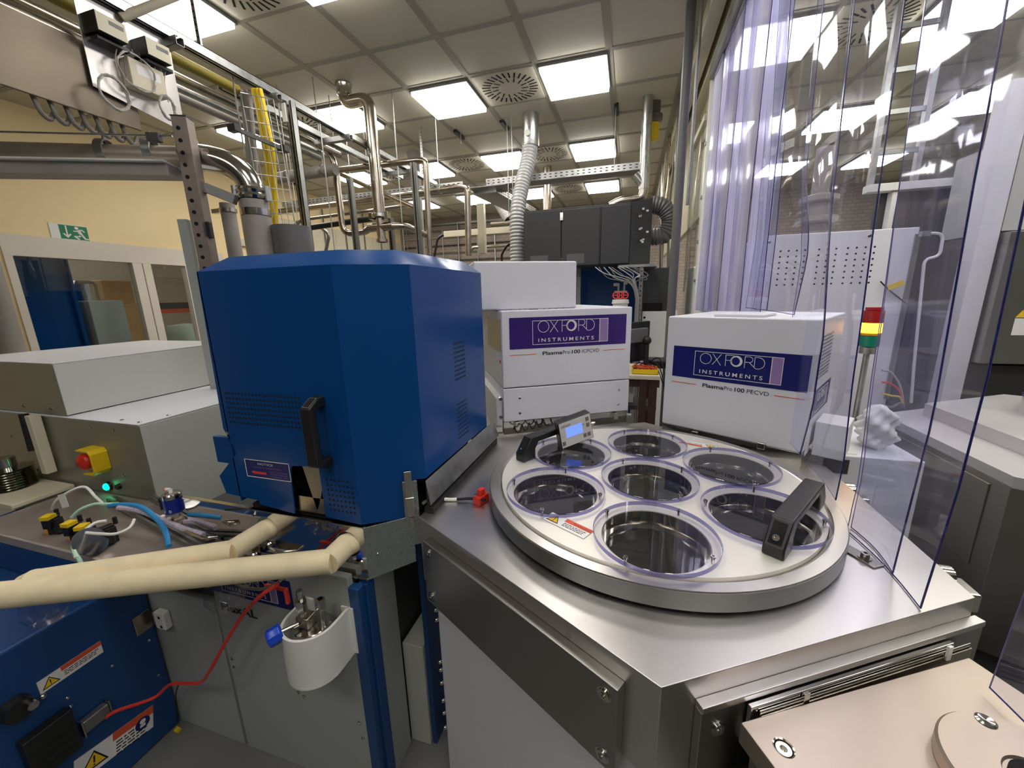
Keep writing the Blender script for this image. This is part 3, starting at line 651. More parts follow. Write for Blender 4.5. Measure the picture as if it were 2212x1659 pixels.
def logo(F, W, Hh, parent, ink, product, pw=.48, red=True, bold='', light=''):
    p = part('plaque', flat(F, 0, W, 0, Hh, .0010), ink, parent, bevel=.0003)
    x0, x1, y0_, y1 = W * .187, W * .835, Hh * .115, Hh * .885; t = Hh * .014; z0, z1 = .0008, .0016
    part('plaque_frame', MB(F).box(x0, x1, y0_, y0_ + t, z0, z1).box(x0, x1, y1 - t, y1, z0, z1).box(x0, x0 + t, y0_, y1, z0, z1).box(x1 - t, x1, y0_, y1, z0, z1).box(W * .758, W * .758 + t * 1.3, y0_, y1, z0, z1), M_paper, p)
    part('lilac_panel', MB(F).box(W * .762, x1 - t, y0_ + t, y1 - t, z0, z1 - .0002), M_lilac, p)
    # lettering drawn with strokes: O X F O R D
    s = W * .483 / 478.; ox = W * .232; oy = Hh * .50; th = 3.6 * s
    def P(x, y): return (ox + x * s, oy + y * s)
    mb = MB(F)
    def seg(a, b, w_=th):
        a, b = V((*P(*a), 0)), V((*P(*b), 0)); d = (b - a).normalized(); n_ = V((-d.y, d.x, 0)) * w_ / 2
        mb.plate([(a + n_).xy[:], (b + n_).xy[:], (b - n_).xy[:], (a - n_).xy[:]], z0, z1)
    def ring(c, r, w_=th, r2=None, dx=0, a0=0, a1=360):
        n_ = 36; c = P(*c); r *= s; ri = (r - w_) if r2 is None else r2 * s
        o = [(c[0] + r * math.cos(math.radians(a0 + (a1 - a0) * i / n_)), c[1] + r * math.sin(math.radians(a0 + (a1 - a0) * i / n_))) for i in range(n_ + (a1 - a0 < 360))]
        q = [(c[0] + dx * s + ri * math.cos(math.radians(a0 + (a1 - a0) * i / n_)), c[1] + ri * math.sin(math.radians(a0 + (a1 - a0) * i / n_))) for i in range(n_ + (a1 - a0 < 360))]
        if a1 - a0 >= 360: mb.plate(o, z0, z1, [q])
        else: mb.plate(o + q[::-1], z0, z1)
    ring((46, 46), 46); seg((100, 92), (166, 0)); seg((100, 0), (166, 92))
    seg((200, 0), (200, 92)); seg((198, 90), (262, 90)); seg((198, 48), (238, 48))
    ring((280, 46), 44, r2=33, dx=-7); ring((280, 46), 36, w_=th * .7)
    seg((340, 0), (340, 92)); seg((338, 90), (372, 90)); seg((338, 46), (372, 46)); ring((372, 68), 24, a0=-90, a1=90)
    seg((372, 46), (418, 2)); seg((416, 2), (440, 2)); seg((408, 90), (440, 90)); seg((408, 90), (408, 14)); ring((432, 46), 46, a0=-90, a1=90)
    part('company_lettering', mb, M_paper, p)
    text('company_lettering', 'INSTRUMENTS', F, W * .235, Hh * .20, Hh * .165, M_paper, p, thick=.0016, bold=.006, width=W * .475, spacing=1.45)
    if product:
        py = -Hh * .235
        text('product_lettering', bold, F, W * .27, py, Hh * .17, M_ink, parent, thick=.0008, bold=.02, width=W * pw * .345)
        text('product_lettering', light[0], F, W * (.27 + pw * .352), py, Hh * .17, M_ink, parent, thick=.0008, width=W * pw * .13)
        text('product_lettering', '100', F, W * (.27 + pw * .515), py, Hh * .17, M_ink, parent, thick=.0008, bold=.02, width=W * pw * .15)
        text('product_lettering', light[1], F, W * (.27 + pw * .70), py, Hh * .17, M_ink, parent, thick=.0008, width=W * pw * .31)
        if red:
            part('red_line', MB(F).box(0, W * .215, -Hh * .20, -Hh * .18, 0, .0008), M_redink, parent)
            part('red_line', MB(F).box(W * .80, W * .995, -Hh * .20, -Hh * .18, 0, .0008), M_redink, parent)
    return p
pr = ony(628, 1318, .777)
Fz = frame((pr.x - .345, .7775, pr.z), (1, 0, 0), (0, 0, 1))
logo(Fz, .36, .105, fb, M_navy, False)
text('model_lettering', 'FlexAL', Fz, .045, -.068, .042, M_ink, fb, thick=.001, bold=.03, width=.155)
# white half round bottle holder on the door
F = frame((0, 0, 0), (1, 0, 0), (0, 1, 0))
bh = thing('bottle_holder', 'white half-round holder screwed to the grey door, holding a steel bottle', 'holder', (-.81, .74, .5))
def ushape(r, n=16, cx=-.815, yw=.776, yc=.715):
    return [(cx - r, yw)] + [(cx - r * math.cos(math.pi * i / n), yc - r * math.sin(math.pi * i / n)) for i in range(n + 1)] + [(cx + r, yw)]
ou = ushape(.078); inn = ushape(.070); 
mb = MB().plate(ou + inn[::-1], .585, .735)
part('shell', mb, M_whitep, bh, bevel=.002, sharp=50)
part('bottom', MB().plate(ou, .577, .585), M_whitep, bh)
part('mount_plate', MB().box(-.765, -.725, .772, .777, .58, .735), M_whitep, bh)
part('mount_plate', MB().box(-.905, -.865, .772, .777, .58, .735), M_whitep, bh)
bo = thing('steel_bottle', 'steel precursor bottle with valves standing in the white holder', 'bottle', (-.815, .715, .586))
part('flask', MB().lathe([(0, .586), (.052, .586), (.054, .59), (.054, .70), (.05, .712), (.045, .717), (0, .72)], (-.815, .715, 0), 40), M_steel, bo)
part('valve_block', MB().box(-.845, -.805, .69, .725, .72, .752), M_pipe, bo, bevel=.003)
part('outlet_fitting', MB().cyl((-.832, .705, .75), (-.832, .705, .80), .009, 6).cyl((-.832, .705, .765), (-.832, .705, .80), .015, 6).cyl((-.832, .705, .80), (-.832, .705, .83), .008, 12), M_steel, bo)
part('inlet_fitting', MB().cyl((-.785, .725, .715), (-.785, .725, .77), .005, 10).lathe([(.006, .765), (.013, .765), (.013, .795), (.009, .797), (.009, .78), (0, .78)], (-.785, .725, 0), 6), M_steel, bo)
part('stem', MB().cyl((-.835, .69, .735), (-.86, .655, .735), .006, 12), M_steel, bo)
part('valve_knob', MB().lathe([(0, 0), (.020, 0), (.024, .004), (.024, .03), (.02, .036), (0, .037)], (-.858, .658, .735), 8, axis=(-.5, -.7, -.15)), M_bluep, bo, bevel=.002)
part('red_valve_grip', MB().box(-.884, -.874, .70, .712, .775, .825).box(-.95, -.876, .70, .709, .817, .827), M_redhose, bo, bevel=.004)
solo('steel_tube', MB().tube(fillet([(-1.02, .66, .865), (-.98, .66, .845), (-.90, .67, .845), (-.86, .72, .87), (-.835, .76, .885)], .03), .0045, 8), M_steel, 'thin bent steel tube under the front beige pipe', 'tube')
# ---- beige insulated pipes
def elbowpipe(P, r, lab, name='insulated_pipe'):
    t = thing(name, lab, 'pipe', tuple(P[0]))
    P = [V(p) for p in P]
    for i in range(len(P) - 1):
        d = (P[i + 1] - P[i]).normalized()
        a = P[i] - d * (r * .25 if i else 0); b = P[i + 1] + d * (r * .25 if i < len(P) - 2 else 0)
        n_ = max(2, int((b - a).length / .03)); pts = [a + (b - a) * k / n_ for k in range(n_ + 1)]
        mb = MB(); mb.tube(pts, r, 28)
        part('foam_sleeve', mb, M_beige, t, sharp=60)
    return t
elbowpipe([(h2.x + .03, .86, h2.z + .005), (h2.x - .004, .80, h2.z), tuple(onz(712, 1212, .918)), tuple(onz(-40, 1290, .918)), tuple(onz(-200, 1300, .90))], .0315, 'front beige foam-wrapped pipe crossing the lower left')
elbowpipe([(h1.x + .04, .90, h1.z + .005), (h1.x - .004, .80, h1.z), tuple(onz(500, 1190, .925)), tuple(onz(75, 1256, .925)), tuple(onz(58, 1264, .915))], .029, 'rear beige foam-wrapped pipe, bending down at its left end')
DZ = -.07
# ---- deck with gas valves
dk = thing('valve_deck', 'flat grey metal shelf carrying the gas valves in front of the grey cabinet', 'shelf', (-1.6, .7, .88))
part('shelf_plate', MB().plate([(-2.25, .655), (-1.10, .655), (-1.10, .79), (-1.36, .80), (-1.55, .90), (-1.79, .95), (-2.25, .95)], .818, .83), mat('brownish_steel_shelf', (.33, .28, .26), .35, metal=.4), dk, bevel=.002)
part('shelf_lip', MB().box(-2.25, -1.25, .647, .655, .80, .83), M_plasg, dk)
part('side_channel', MB().channel((-1.95, .90, .845), (-1.15, .74, .83), .03, .02, .002), M_zinc, dk)
part('side_channel', MB().channel((-1.76, .93, .86), (-1.1, .79, .845), .02, .02, .002), M_zinc, dk)
part('skirt', MB().box(-2.3, -1.66, .655, .80, .68, .817), M_blue, dk)
def solenoid(u, v, lab, two=1, rot=0.0, yellow=True):
    p = onz(u, v, .90 + DZ); F = frame(p, (math.cos(rot), math.sin(rot), 0), (-math.sin(rot), math.cos(rot), 0))
    t = thing('pneumatic_valve', lab, 'valve', tuple(p), 'small black pneumatic valves on the shelf')
    part('body', MB(F).box(-.016, .016, -.014, .014, .0, .055).box(-.011, .011, -.03, .012, .03, .062), M_black, t, bevel=.002)
    part('solenoid', MB(F).cyl((.02, -.008, .008), (.02, -.008, .05), .013, 14), M_black, t)
    if yellow: part('yellow_tag', MB(F).box(-.014, .014, -.030, .0, .062, .075), M_yell, t, bevel=.001)
    part('bracket', MB(F).box(-.034, -.018, -.006, .006, 0, .022).box(-.030, -.022, -.005, .005, .0, .04), M_orange, t, bevel=.001)
    part('fitting', MB(F).cyl((-.005, .02, .055), (-.005, .02, .078), .006, 10), M_rubber, t)
    return t
solenoid(125, 1150, 'black valve with yellow tag at the left end of the shelf', rot=.4)
solenoid(172, 1165, 'black valve with yellow tag in the middle of the shelf, left of the pair', rot=.2)
solenoid(197, 1172, 'black valve with yellow tag in the middle of the shelf, right of the pair', rot=.5)
solenoid(243, 1170, 'black valve without a tag at the right of the shelf', rot=-.2, yellow=False)
solo('steel_disc', MB().lathe([(0, 0), (.045, 0), (.045, .003), (0, .003)], onz(195, 1170, .945 + DZ), 32, axis=(.8, .2, .5)), M_steel, 'bare steel disc standing among the small valves', 'disc')
def hose(pts, r, m, lab, cat='tubing', name='air_tube'):
    return solo(name, MB().tube(catmull([V(p) for p in pts], 7), r, 8), m, lab, cat)
zz = .97
hose([onz(112, 1100, .955 + DZ), onz(125, 1078, 1.0 + DZ), onz(162, 1056, 1.03 + DZ), onz(186, 1053, 1.03 + DZ), onz(205, 1072, 1.0 + DZ), onz(225, 1090, .99 + DZ)], .0045, M_whitep, 'white air tube arching over the left valve')
solo('paper_tag', MB(frame(onz(135, 1098, .985 + DZ), (.9, .1, .25), (-.1, .0, 1))).box(0, .035, 0, .05, 0, .0008), M_paper, 'white paper tag hanging on the arched tube', 'tag')
hose([onz(155, 1118, .955 + DZ), onz(175, 1100, .98 + DZ), onz(205, 1089, .99 + DZ), onz(228, 1089, .99 + DZ), onz(255, 1088, .99 + DZ)], .0055, M_greent, 'pale green air tube behind the yellow tags')
hose([onz(235, 1092, .985 + DZ), onz(275, 1090, .99 + DZ), onz(310, 1098, .985 + DZ), onz(345, 1128, .96 + DZ), onz(358, 1150, .95 + DZ), onz(365, 1180, .93 + DZ)], .008, M_bluet, 'bright blue air tube bundle arching along the shelf')
hose([onz(255, 1097, .985 + DZ), onz(300, 1103, .975 + DZ), onz(345, 1120, .96 + DZ), onz(390, 1140, .95 + DZ), onz(440, 1155, .94 + DZ)], .009, M_braid, 'lilac braided hose beside the blue tubes')
hose([onz(395, 1128, .94 + DZ), onz(425, 1128, .95 + DZ), onz(455, 1142, .94 + DZ), onz(490, 1150, .93 + DZ), onz(530, 1165, .92 + DZ)], .009, M_braid, 'lilac braided hose right of the blue valve')
hose([onz(585, 1175, .91 + DZ), onz(600, 1185, .91 + DZ), onz(630, 1190, .90 + DZ), onz(655, 1200, .90 + DZ)], .007, M_braid, 'short lilac braided hose between the beige pipes')
hose([onz(165, 1205, .93 + DZ), onz(160, 1180, .95 + DZ), onz(180, 1150, .97 + DZ), onz(205, 1130, .98 + DZ), onz(230, 1125, .98 + DZ)], .005, M_whitep, 'white air tube curling in front of the valves')
hose([onz(180, 1150, .972 + DZ), onz(215, 1153, .97 + DZ), onz(250, 1153, .97 + DZ), onz(280, 1140, .97 + DZ), onz(290, 1122, .98 + DZ)], .0045, M_whitep, 'white air tube looping right of the valves')
hose([onz(158, 1180, .95 + DZ), onz(162, 1195, .94 + DZ), onz(172, 1210, .92 + DZ), onz(176, 1225, .90 + DZ)], .0055, M_greent, 'pale green air tube dropping over the shelf edge')
# blue pneumatic valves with a steel cap
def aldvalve(p, r, h, lab, lettering=True, axis=(0, 0, 1)):
    p = V(p); t = thing('diaphragm_valve', lab, 'valve', tuple(p), 'blue diaphragm valves')
    ax = V(axis).normalized()
    part('actuator', MB().lathe([(0, 0), (r, 0), (r, h), (0, h)], p, 36, axis=axis), M_bluep if not lettering else mat('deep_blue_label', (.005, .02, .22), .3), t, sharp=40)
    part('cap', MB().lathe([(0, h), (r * 1.01, h), (r * 1.01, h + r * .45), (r * .9, h + r * .6), (0, h + r * .62)], p, 36, axis=axis), M_steel, t)
    part('body', MB().lathe([(r * .5, 0), (r * .5, -r * 1.0), (r * .75, -r * 1.0), (r * .75, -r * 1.7), (0, -r * 1.7)], p, 6, axis=axis), M_pipe, t)
    part('side_port', MB().cyl(p + V((-r * .9, 0, h * .7)), p + V((-r * 1.7, -.01, h * .8)), r * .28, 10).cyl(p + V((-r * 1.5, -.01, h * .8)), p + V((-r * 1.5, -.01, h * .1)), r * .2, 10), M_rubber, t)
    part('air_fitting', MB().cyl(p + V((0, 0, h + r * .6)), p + V((0, 0, h + r * .9)), r * .2, 10).cyl(p + V((r * .1, 0, h + r * 1.0)), p + V((-r * .9, 0, h + r * .95)), r * .2, 12), M_whitep, t)
    part('collet', MB().cyl(p + V((-r * .7, 0, h + r * .96)), p + V((-r * .85, 0, h + r * .95)), r * .24, 12), M_redink, t)
    if lettering:
        F = frame(p + V((-r * .15, -r * 1.02, h * .12)), (.96, .25, 0), (0, 0, 1))
        text('valve_lettering', 'ALD', F, 0, 0, r * .5, M_paper, t, thick=.0006, bold=.02, width=r * .95)
    return t
pv = onz(378, 1103, .92); aldvalve(pv, .027, .050, 'blue valve with steel cap rising in front of the grey cabinet')
pv = onz(545, 1218, .875 + DZ); aldvalve(pv, .028, .03, 'blue valve half hidden between the two beige pipes')
pv = onz(640, 1180, .86 + DZ); aldvalve(pv, .022, .035, 'blue valve between the pipes near the polished tray', lettering=False)
for i, (u, v, l) in enumerate(((352, 1130, 'left'), (365, 1135, 'right'))):
    p = onz(u, v, .94 + DZ); solo('push_fitting', MB().cyl(p, p + V((.01, 0, .03)), .006, 10), M_whitep, 'white push-in fitting under the blue valve, %s one of two' % l, 'fitting', 'white push-in fittings')
gl = thing('gas_lines', 'row of bright bent steel gas lines and unions behind the rear beige pipe', 'pipework', (-1.2, .75, .88))
for a_, b_, c_ in (((400, 1148), (440, 1163), (470, 1160)), ((470, 1120), (500, 1135), (540, 1128)), ((430, 1110), (470, 1108), (505, 1120)), ((520, 1160), (548, 1172), (570, 1160)), ((585, 1185), (600, 1195), (640, 1190))):
    part('gas_tube', MB().tube(fillet([onz(*a_, .91), onz(*b_, .92), onz(*c_, .91)], .02), .0045, 8), M_steel, gl)
for u, v in ((410, 1150), (455, 1165), (515, 1172), (540, 1130), (480, 1112), (600, 1200), (660, 1165), (690, 1215)):
    p = onz(u, v, .90 + DZ); part('union', MB().lathe([(0, -.012), (.009, -.012), (.009, -.003), (.0065, 0), (.009, .003), (.009, .012), (0, .012)], p, 6, axis=(.9, random.uniform(-.6, .6), .1)), M_pipe, gl)
part('manifold', MB().box(-1.3, -1.0, .72, .77, .80, .81), M_pipe, gl, bevel=.003)
# clear cups hanging under the pipes
for u, v, l in ((100, 1315, 'left'), (490, 1285, 'right')):
    p = onz(u, v, .80 if u < 200 else .84); solo('clear_cup', MB().lathe([(.045, .03), (.05, 0), (.035, -.03), (0, -.035)], p, 24), M_acryl, 'clear plastic cup hanging under the front beige pipe, %s one' % l, 'cup', 'clear plastic cups')
# ---- blue open door at the far lower left with labels, connector and hinges
xd = -1.62
bd = thing('blue_door_cabinet', 'blue side cabinet at the lower left corner with warning labels', 'cabinet', (-1.9, .5, 0))
part('body', MB().box(-2.4, xd, -.1, .775, 0, .675), M_bluedoor, bd, bevel=.012)
FD = frame((xd, 0, 0), (0, 1, 0), (0, 0, 1))     # x along +Y, y up, z towards +X
def dl(u, v): p = onx(u, v, xd); return V((p.y, p.z))
def labelon(c0, c1, Hh, **k):
    a, b = dl(*c0), dl(*c1); F = frame(FD @ V((a.x, a.y, .0003)), FD.to_3x3() @ V((b.x - a.x, b.y - a.y, 0)), ez=(1, 0, 0)); return F, (b - a).length
F, L = labelon((87, 1502), (224, 1408), 0)
sticker(F, L, .045, bd, 'WARNING', M_redink, textlines=3, word='')
F, L = labelon((160, 1700), (318, 1580), 0)
s = sticker(F, L * 1.1, .085, bd, '', M_redink, textlines=5, word='')
part('mandatory_disc', MB(F).lathe([(0, .0014), (.022, .0014), (.022, .0004)], (L * .93, .045, 0), 28), M_navy, s)
part('mandatory_figure', MB(F).lathe([(0, .0018), (.009, .0018), (.009, .001)], (L * .93, .052, 0), 16).box(L * .93 - .008, L * .93 + .008, .032, .042, .001, .0018), M_paper, s)
c = dl(105, 1600); c2 = dl(30, 1530); c3 = dl(200, 1545)
G = FD @ Matrix.Translation((c.x, c.y, 0))
cn = part('connector_block', MB(G).box(-.055, .05, -.075, .07, 0, .035), M_black, bd, bevel=.004)
part('rib', MB(G).box(-.04, .04, -.05, -.045, .035, .037).box(-.04, .04, -.02, -.015, .035, .037).box(-.04, .04, .01, .015, .035, .037), M_rubber, cn)
G2 = FD @ Matrix.Translation((c3.x, c3.y, 0))
part('plug_shell', MB(G2).box(-.035, .03, -.022, .022, .005, .03), M_zincd, bd, bevel=.004)
part('plug_clip', MB(G2).box(-.04, -.036, -.03, .03, .0, .035).box(.03, .034, -.03, .03, 0, .03), M_steel, bd)
G3 = FD @ Matrix.Translation((c2.x, c2.y, 0))
part('round_lock', MB(G3).lathe([(0, .03), (.03, .03), (.035, 0)], (0, 0, 0), 24), M_black, bd)
part('lock_barrel', MB(G3).lathe([(0, .045), (.012, .045), (.012, .02)], (.02, 0, 0), 16).sphere((.045, -.002, .03), .008, 8), M_steel, bd)
part('door_screws', screws(FD, [tuple(dl(*q)) for q in ((242, 1438), (322, 1383), (342, 1458), (145, 1508), (152, 1526))], .005), M_steel, bd)
# hinges, white block and steel leaf
for u, v, l in ((350, 1328, 'upper'), (415, 1590, 'lower')):
    p = ony(u, v, .778); t = thing('door_hinge', 'white block hinge with steel leaf on the blue door edge, %s one' % l, 'hinge', (p.x, .778, p.z), 'hinges of the blue door')
    part('white_block', MB().box(p.x + .0, p.x + .05, .752, .778, p.z - .035, p.z + .035), M_whitep, t, bevel=.006)
    part('screw_hole', MB().cyl((p.x + .03, .7515, p.z + .018), (p.x + .03, .755, p.z + .018), .006, 12).cyl((p.x + .032, .7515, p.z - .02), (p.x + .032, .755, p.z - .02), .006, 12), M_hole, t)
    part('leaf', MB().box(xd + .001, xd + .005, .715, .765, p.z - .045, p.z + .03).box(p.x - .012, p.x + .004, .755, .777, p.z - .04, p.z + .03), M_pipe, t, bevel=.002)
hose([onz(600, 1262, .86), onz(560, 1290, .82), ony(520, 1335, .70), ony(480, 1400, .69), ony(455, 1445, .69), ony(430, 1475, .70), ony(370, 1478, .71), (xd + .05, dl(310, 1500).x, dl(310, 1500).y), (xd + .03, dl(240, 1530).x, dl(240, 1530).y), (xd + .03, dl(215, 1545).x, dl(215, 1545).y)], .0055, M_redhose, 'red tube looping from the pipes down to the blue door')
hose([ony(385, 1480, .71), ony(380, 1500, .72), ony(382, 1530, .73), ony(383, 1560, .74)], .002, M_rubber, 'thin black cord hanging to the lower hinge', 'cord', 'cord')
solo('yellow_plug', MB(frame(ony(385, 1578, .745), (1, 0, 0), (0, 1, .3))).box(-.009, .009, -.008, .008, -.018, .014), M_yell, 'small yellow plug above the lower hinge', 'plug', bevel=.002)

# ================================================================== grey electronics cabinet (left)
gc = thing('grey_cabinet', 'large grey metal cabinet at the left with emergency stop button', 'cabinet', (-2.3, 1.3, 0))
xr = -1.788; yf = .955
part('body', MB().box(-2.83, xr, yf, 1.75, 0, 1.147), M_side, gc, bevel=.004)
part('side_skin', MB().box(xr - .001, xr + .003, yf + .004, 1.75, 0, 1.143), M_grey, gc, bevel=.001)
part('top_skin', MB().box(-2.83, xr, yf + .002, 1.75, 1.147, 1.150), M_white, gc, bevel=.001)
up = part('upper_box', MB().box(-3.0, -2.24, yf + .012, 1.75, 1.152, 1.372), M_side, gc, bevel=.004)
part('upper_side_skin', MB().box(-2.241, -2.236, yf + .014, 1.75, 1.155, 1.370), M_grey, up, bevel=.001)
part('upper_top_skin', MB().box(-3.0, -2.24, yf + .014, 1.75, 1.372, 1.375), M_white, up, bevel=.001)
F = frame((0, yf, 0), (1, 0, 0), (0, 0, 1))
part('front_screws', screws(F, [(onp(u, v, (0, yf), (1, yf)).x, onp(u, v, (0, yf), (1, yf)).z) for u, v in ((25, 941), (63, 947), (44, 1009), (82, 1015), (197, 923), (245, 929), (222, 1020), (268, 1027))], .007, .004), M_steel, gc)
FT = frame((0, 0, 1.15), (1, 0, 0), (0, 1, 0))
part('top_screws', screws(FT, [(-1.93, yf + .03), (-1.82, yf + .025), (-1.81, yf + .12), (-1.81, yf + .35)], .007, .004), M_steel, gc)
part('upper_screws', screws(frame((0, yf + .012, 0), (1, 0, 0), (0, 0, 1)), [(-2.52, 1.18), (-2.33, 1.18)], .008, .005), M_steel, up)
pe = onp(215, 985, (0, yf), (1, yf))
es = thing('emergency_stop', 'red mushroom stop button in a yellow guard on the grey cabinet', 'emergency stop', (pe.x, yf, pe.z))
G = frame((pe.x, yf, pe.z), (1, 0, 0), (0, 0, 1))
part('yellow_guard', MB(G).plate([(-.03, .045), (.045, .045), (.06, .03), (.06, -.045), (.045, -.06), (-.02, -.062), (-.02, -.055), (.035, -.052), (.05, -.04), (.05, .025), (.04, .036), (-.03, .038)], 0, .055).box(.03, .056, -.05, .04, 0, .01), M_yell, es, bevel=.003)
part('button', MB(G).lathe([(0, .068), (.02, .066), (.031, .058), (.034, .045), (.028, .036), (.02, .03), (.02, 0)], (0, -.005, 0), 32), M_red, es)
pg = onp(237, 1049, (0, yf), (1, yf)); pk = onp(259, 1050, (0, yf), (1, yf))
gl_ = thing('indicator_light', 'glowing green indicator light below the emergency stop', 'indicator light', (pg.x, yf, pg.z))
G = frame((pg.x, yf, pg.z), (1, 0, 0), (0, 0, 1))
part('lens', MB(G).lathe([(0, .02), (.009, .019), (.014, .015), (.015, .008)], (0, 0, 0), 24), M_glow, gl_)
part('bezel', MB(G).lathe([(.015, .01), (.018, .01), (.019, 0)], (0, 0, 0), 24), M_black, gl_)
solo('blanking_plug', MB(frame((pk.x, yf, pk.z), (1, 0, 0), (0, 0, 1))).lathe([(0, .012), (.011, .012), (.012, 0)], (0, 0, 0), 20), M_black, 'small black plug right of the green light', 'plug')
# foreline bellows and duct seen at the left edge
bl = thing('bellows_unit', 'cream bracket with steel bellows at the left edge of the photo', 'vacuum fitting', (-2.35, .75, .9))
part('bracket', MB().box(-2.7, -2.27, .76, .945, .832, .85).box(-2.395, -2.36, .91, .945, .90, 1.16), M_cream, bl, bevel=.003)
part('bellows', MB().lathe([(r_, .90 + .0055 * i) for i in range(16) for r_ in ((.075 if i % 2 else .060),)] + [(.03, .99), (.03, 1.03), (0, 1.03)], (-2.50, .86, -.045), 40), M_steel, bl)
part('corrugated_sleeve', MB().tube([(-2.43, .92, 1.0), (-2.445, .93, 1.16)], .015, 12), M_rubber, bl)
# ================================================================== two white process modules on the rear sides
def boxon(F, x0, x1, y0, y1, z0, z1): return MB(F).box(x0, x1, y0, y1, z0, z1)
# ---- left one (rear left side of the hexagon)
a = V((-.515, 1.582, 0)); b = V((.018, 1.885, 0)); ex = (b - a).normalized(); W = (b - a).length
F = frame(a, ex, (0, 0, 1))                 # z of the frame points towards the viewer
ic = thing('process_module', 'white process module with purple plaque and taller box behind, left of the two', 'machine', tuple(a), 'white process modules with company plaques')
part('lower_panel', boxon(F, 0, W, 1.048, 1.200, -.62, 0), M_white, ic, bevel=.004)
mu = part('upper_cover', boxon(F, 0, W, 1.204, 1.54, -.62, 0), M_white, ic, bevel=.006)
part('rear_tower', boxon(F, -.10, .365, 1.541, 1.745, -.60, -.06), M_white, ic, bevel=.008)
part('steel_skirt', boxon(F, .0, W - .0, .985, 1.046, -.4, -.01), M_steel, ic, bevel=.002)
part('cover_screws', screws(F, [(.075, 1.155), (.075, 1.085), (W - .055, 1.155), (W - .055, 1.085)], .006, .004), M_steel, ic)
Fs = frame(a, (ex.y, -ex.x, 0), (0, 0, 1))
Fl = frame(a - V((ex.y, -ex.x, 0)) * .62, (ex.y, -ex.x, 0), (0, 0, 1))
part('side_window', MB(Fl).box(.28, .60, 1.36, 1.50, 0, .001), M_side, ic)
part('side_label', MB(Fl).box(.56, .60, 1.245, 1.33, 0, .001), M_paper, ic)
part('side_label_heading', MB(Fl).box(.562, .598, 1.31, 1.325, 0, .0015), M_redink, ic)
tp = frame(V((a.x, a.y, 1.541)), ex, (-ex.y, ex.x, 0))
part('top_slots', MB(tp).box(.13, .17, .02, .032, 0, .002), M_hole, mu)
part('top_clips', screws(tp, [(.05, .03), (.09, .03), (.115, .03), (.2, .03), (.225, .03), (.255, .03), (.29, .03)], .004, .003), M_steel, mu)
q0 = onp(1101, 755.5, a, b); q1 = onp(1351, 743, a, b); q2 = onp(1099, 687, a, b)
W_ = V((q1.x - q0.x, q1.y - q0.y, 0)).length; H_ = q2.z - q0.z
logo(frame((q0.x, q0.y, q0.z), ex, (0, 0, 1)), W_, H_, ic, M_purple, True, .485, True, 'Plasma', ('Pro', 'ICPCVD'))
for x in (.05, W - .08): part('foot_bracket', boxon(F, x, x + .022, 1.0, 1.045, -.02, .012), M_steel, ic, bevel=.002)
part('drip_edge', boxon(F, -.03, .0, .99, 1.16, -.5, -.02), M_whitep, ic, bevel=.003)
part('side_fittings', MB(F).cyl((-.015, 1.16, .0), (-.015, 1.16, .012), .008, 10).cyl((-.015, 1.075, .0), (-.015, 1.075, .012), .008, 10).box(-.05, -.01, 1.0, 1.03, -.05, .01), M_steel, ic)
cc = thing('coiled_cord', 'black coiled cord behind the left lid handle', 'cord', tuple(onz(1150, 925, 1.02)))
p0, p1 = onz(1108, 938, 1.01), onz(1200, 915, 1.01)
part('coil', MB().tube([p0 + (p1 - p0) * (i / 90) + V((0, math.cos(i * .42) * .012, .018 + math.sin(i * .42) * .016)) for i in range(91)], .0028, 6), M_rubber, cc)
# ---- right one
a2 = onp(1434, 909, (.15, 1.70), (.55, 1.47)); a2 = V((.157, 1.72, 0)); ex2 = V((math.cos(math.radians(-30)), math.sin(math.radians(-30)), 0))
W2 = .50; F2 = frame(a2, ex2, (0, 0, 1)); b2 = a2 + ex2 * W2
pc = thing('process_module', 'white process module with navy plaque, right one, partly behind the plastic curtain', 'machine', tuple(a2), 'white process modules with company plaques')
mu2 = part('upper_cover', boxon(F2, 0, W2, 1.05, 1.505, -.50, 0), M_white, pc, bevel=.006)
part('steel_skirt', boxon(F2, 0, W2, .985, 1.048, -.4, -.008), M_steel, pc, bevel=.002)
for u, v in ((1502, 937), (1645, 962)):
    p = onp(u, v, a2, b2); x = (V((p.x, p.y, 0)) - a2).dot(ex2); part('latch', boxon(F2, x - .013, x + .013, p.z - .012, p.z + .012, -.01, .012), M_steel, pc, bevel=.003)
q0 = onp(1452, 811, a2, b2); q2 = onp(1455, 746, a2, b2); q1 = onp(1744, 846, a2, b2)
logo(frame((q0.x, q0.y, q0.z), ex2, (0, 0, 1)), (V((q1.x - q0.x, q1.y - q0.y, 0))).length * 1.0, q2.z - q0.z, pc, M_navy, True, .49, True, 'Plasma', ('Pro', 'PECVD'))
Fr = frame(b2, (-ex2.y, ex2.x, 0), (0, 0, 1))      # right flank
vm = MB(Fr)
for j in range(12): vm.box(.06, .26, 1.30 + j * .013, 1.306 + j * .013, 0, .002)
part('vent_slots', vm, M_zinc, pc)
logo(frame(Fr @ V((.05, 1.16, 0)), (-ex2.y, ex2.x, 0), (0, 0, 1)), .32, .10, pc, M_navy, False)
part('top_latch', boxon(F2, .16, .33, 1.505, 1.515, -.2, -.04), M_white, mu2, bevel=.003)
sb = thing('side_box', 'small light box with sticker on the flank of the right process module', 'box', tuple(b2))
part('box', MB(Fr).box(.10, .24, 1.02, 1.145, .01, .10), M_white, sb, bevel=.003)
part('sticker', MB(Fr).box(.04, .10, 1.03, 1.12, 0, .001), M_paper, sb)
sc = thing('side_cabinet', 'light grey low cabinet between the hexagon and the far silver chamber', 'cabinet', (.85, 1.7, 0))
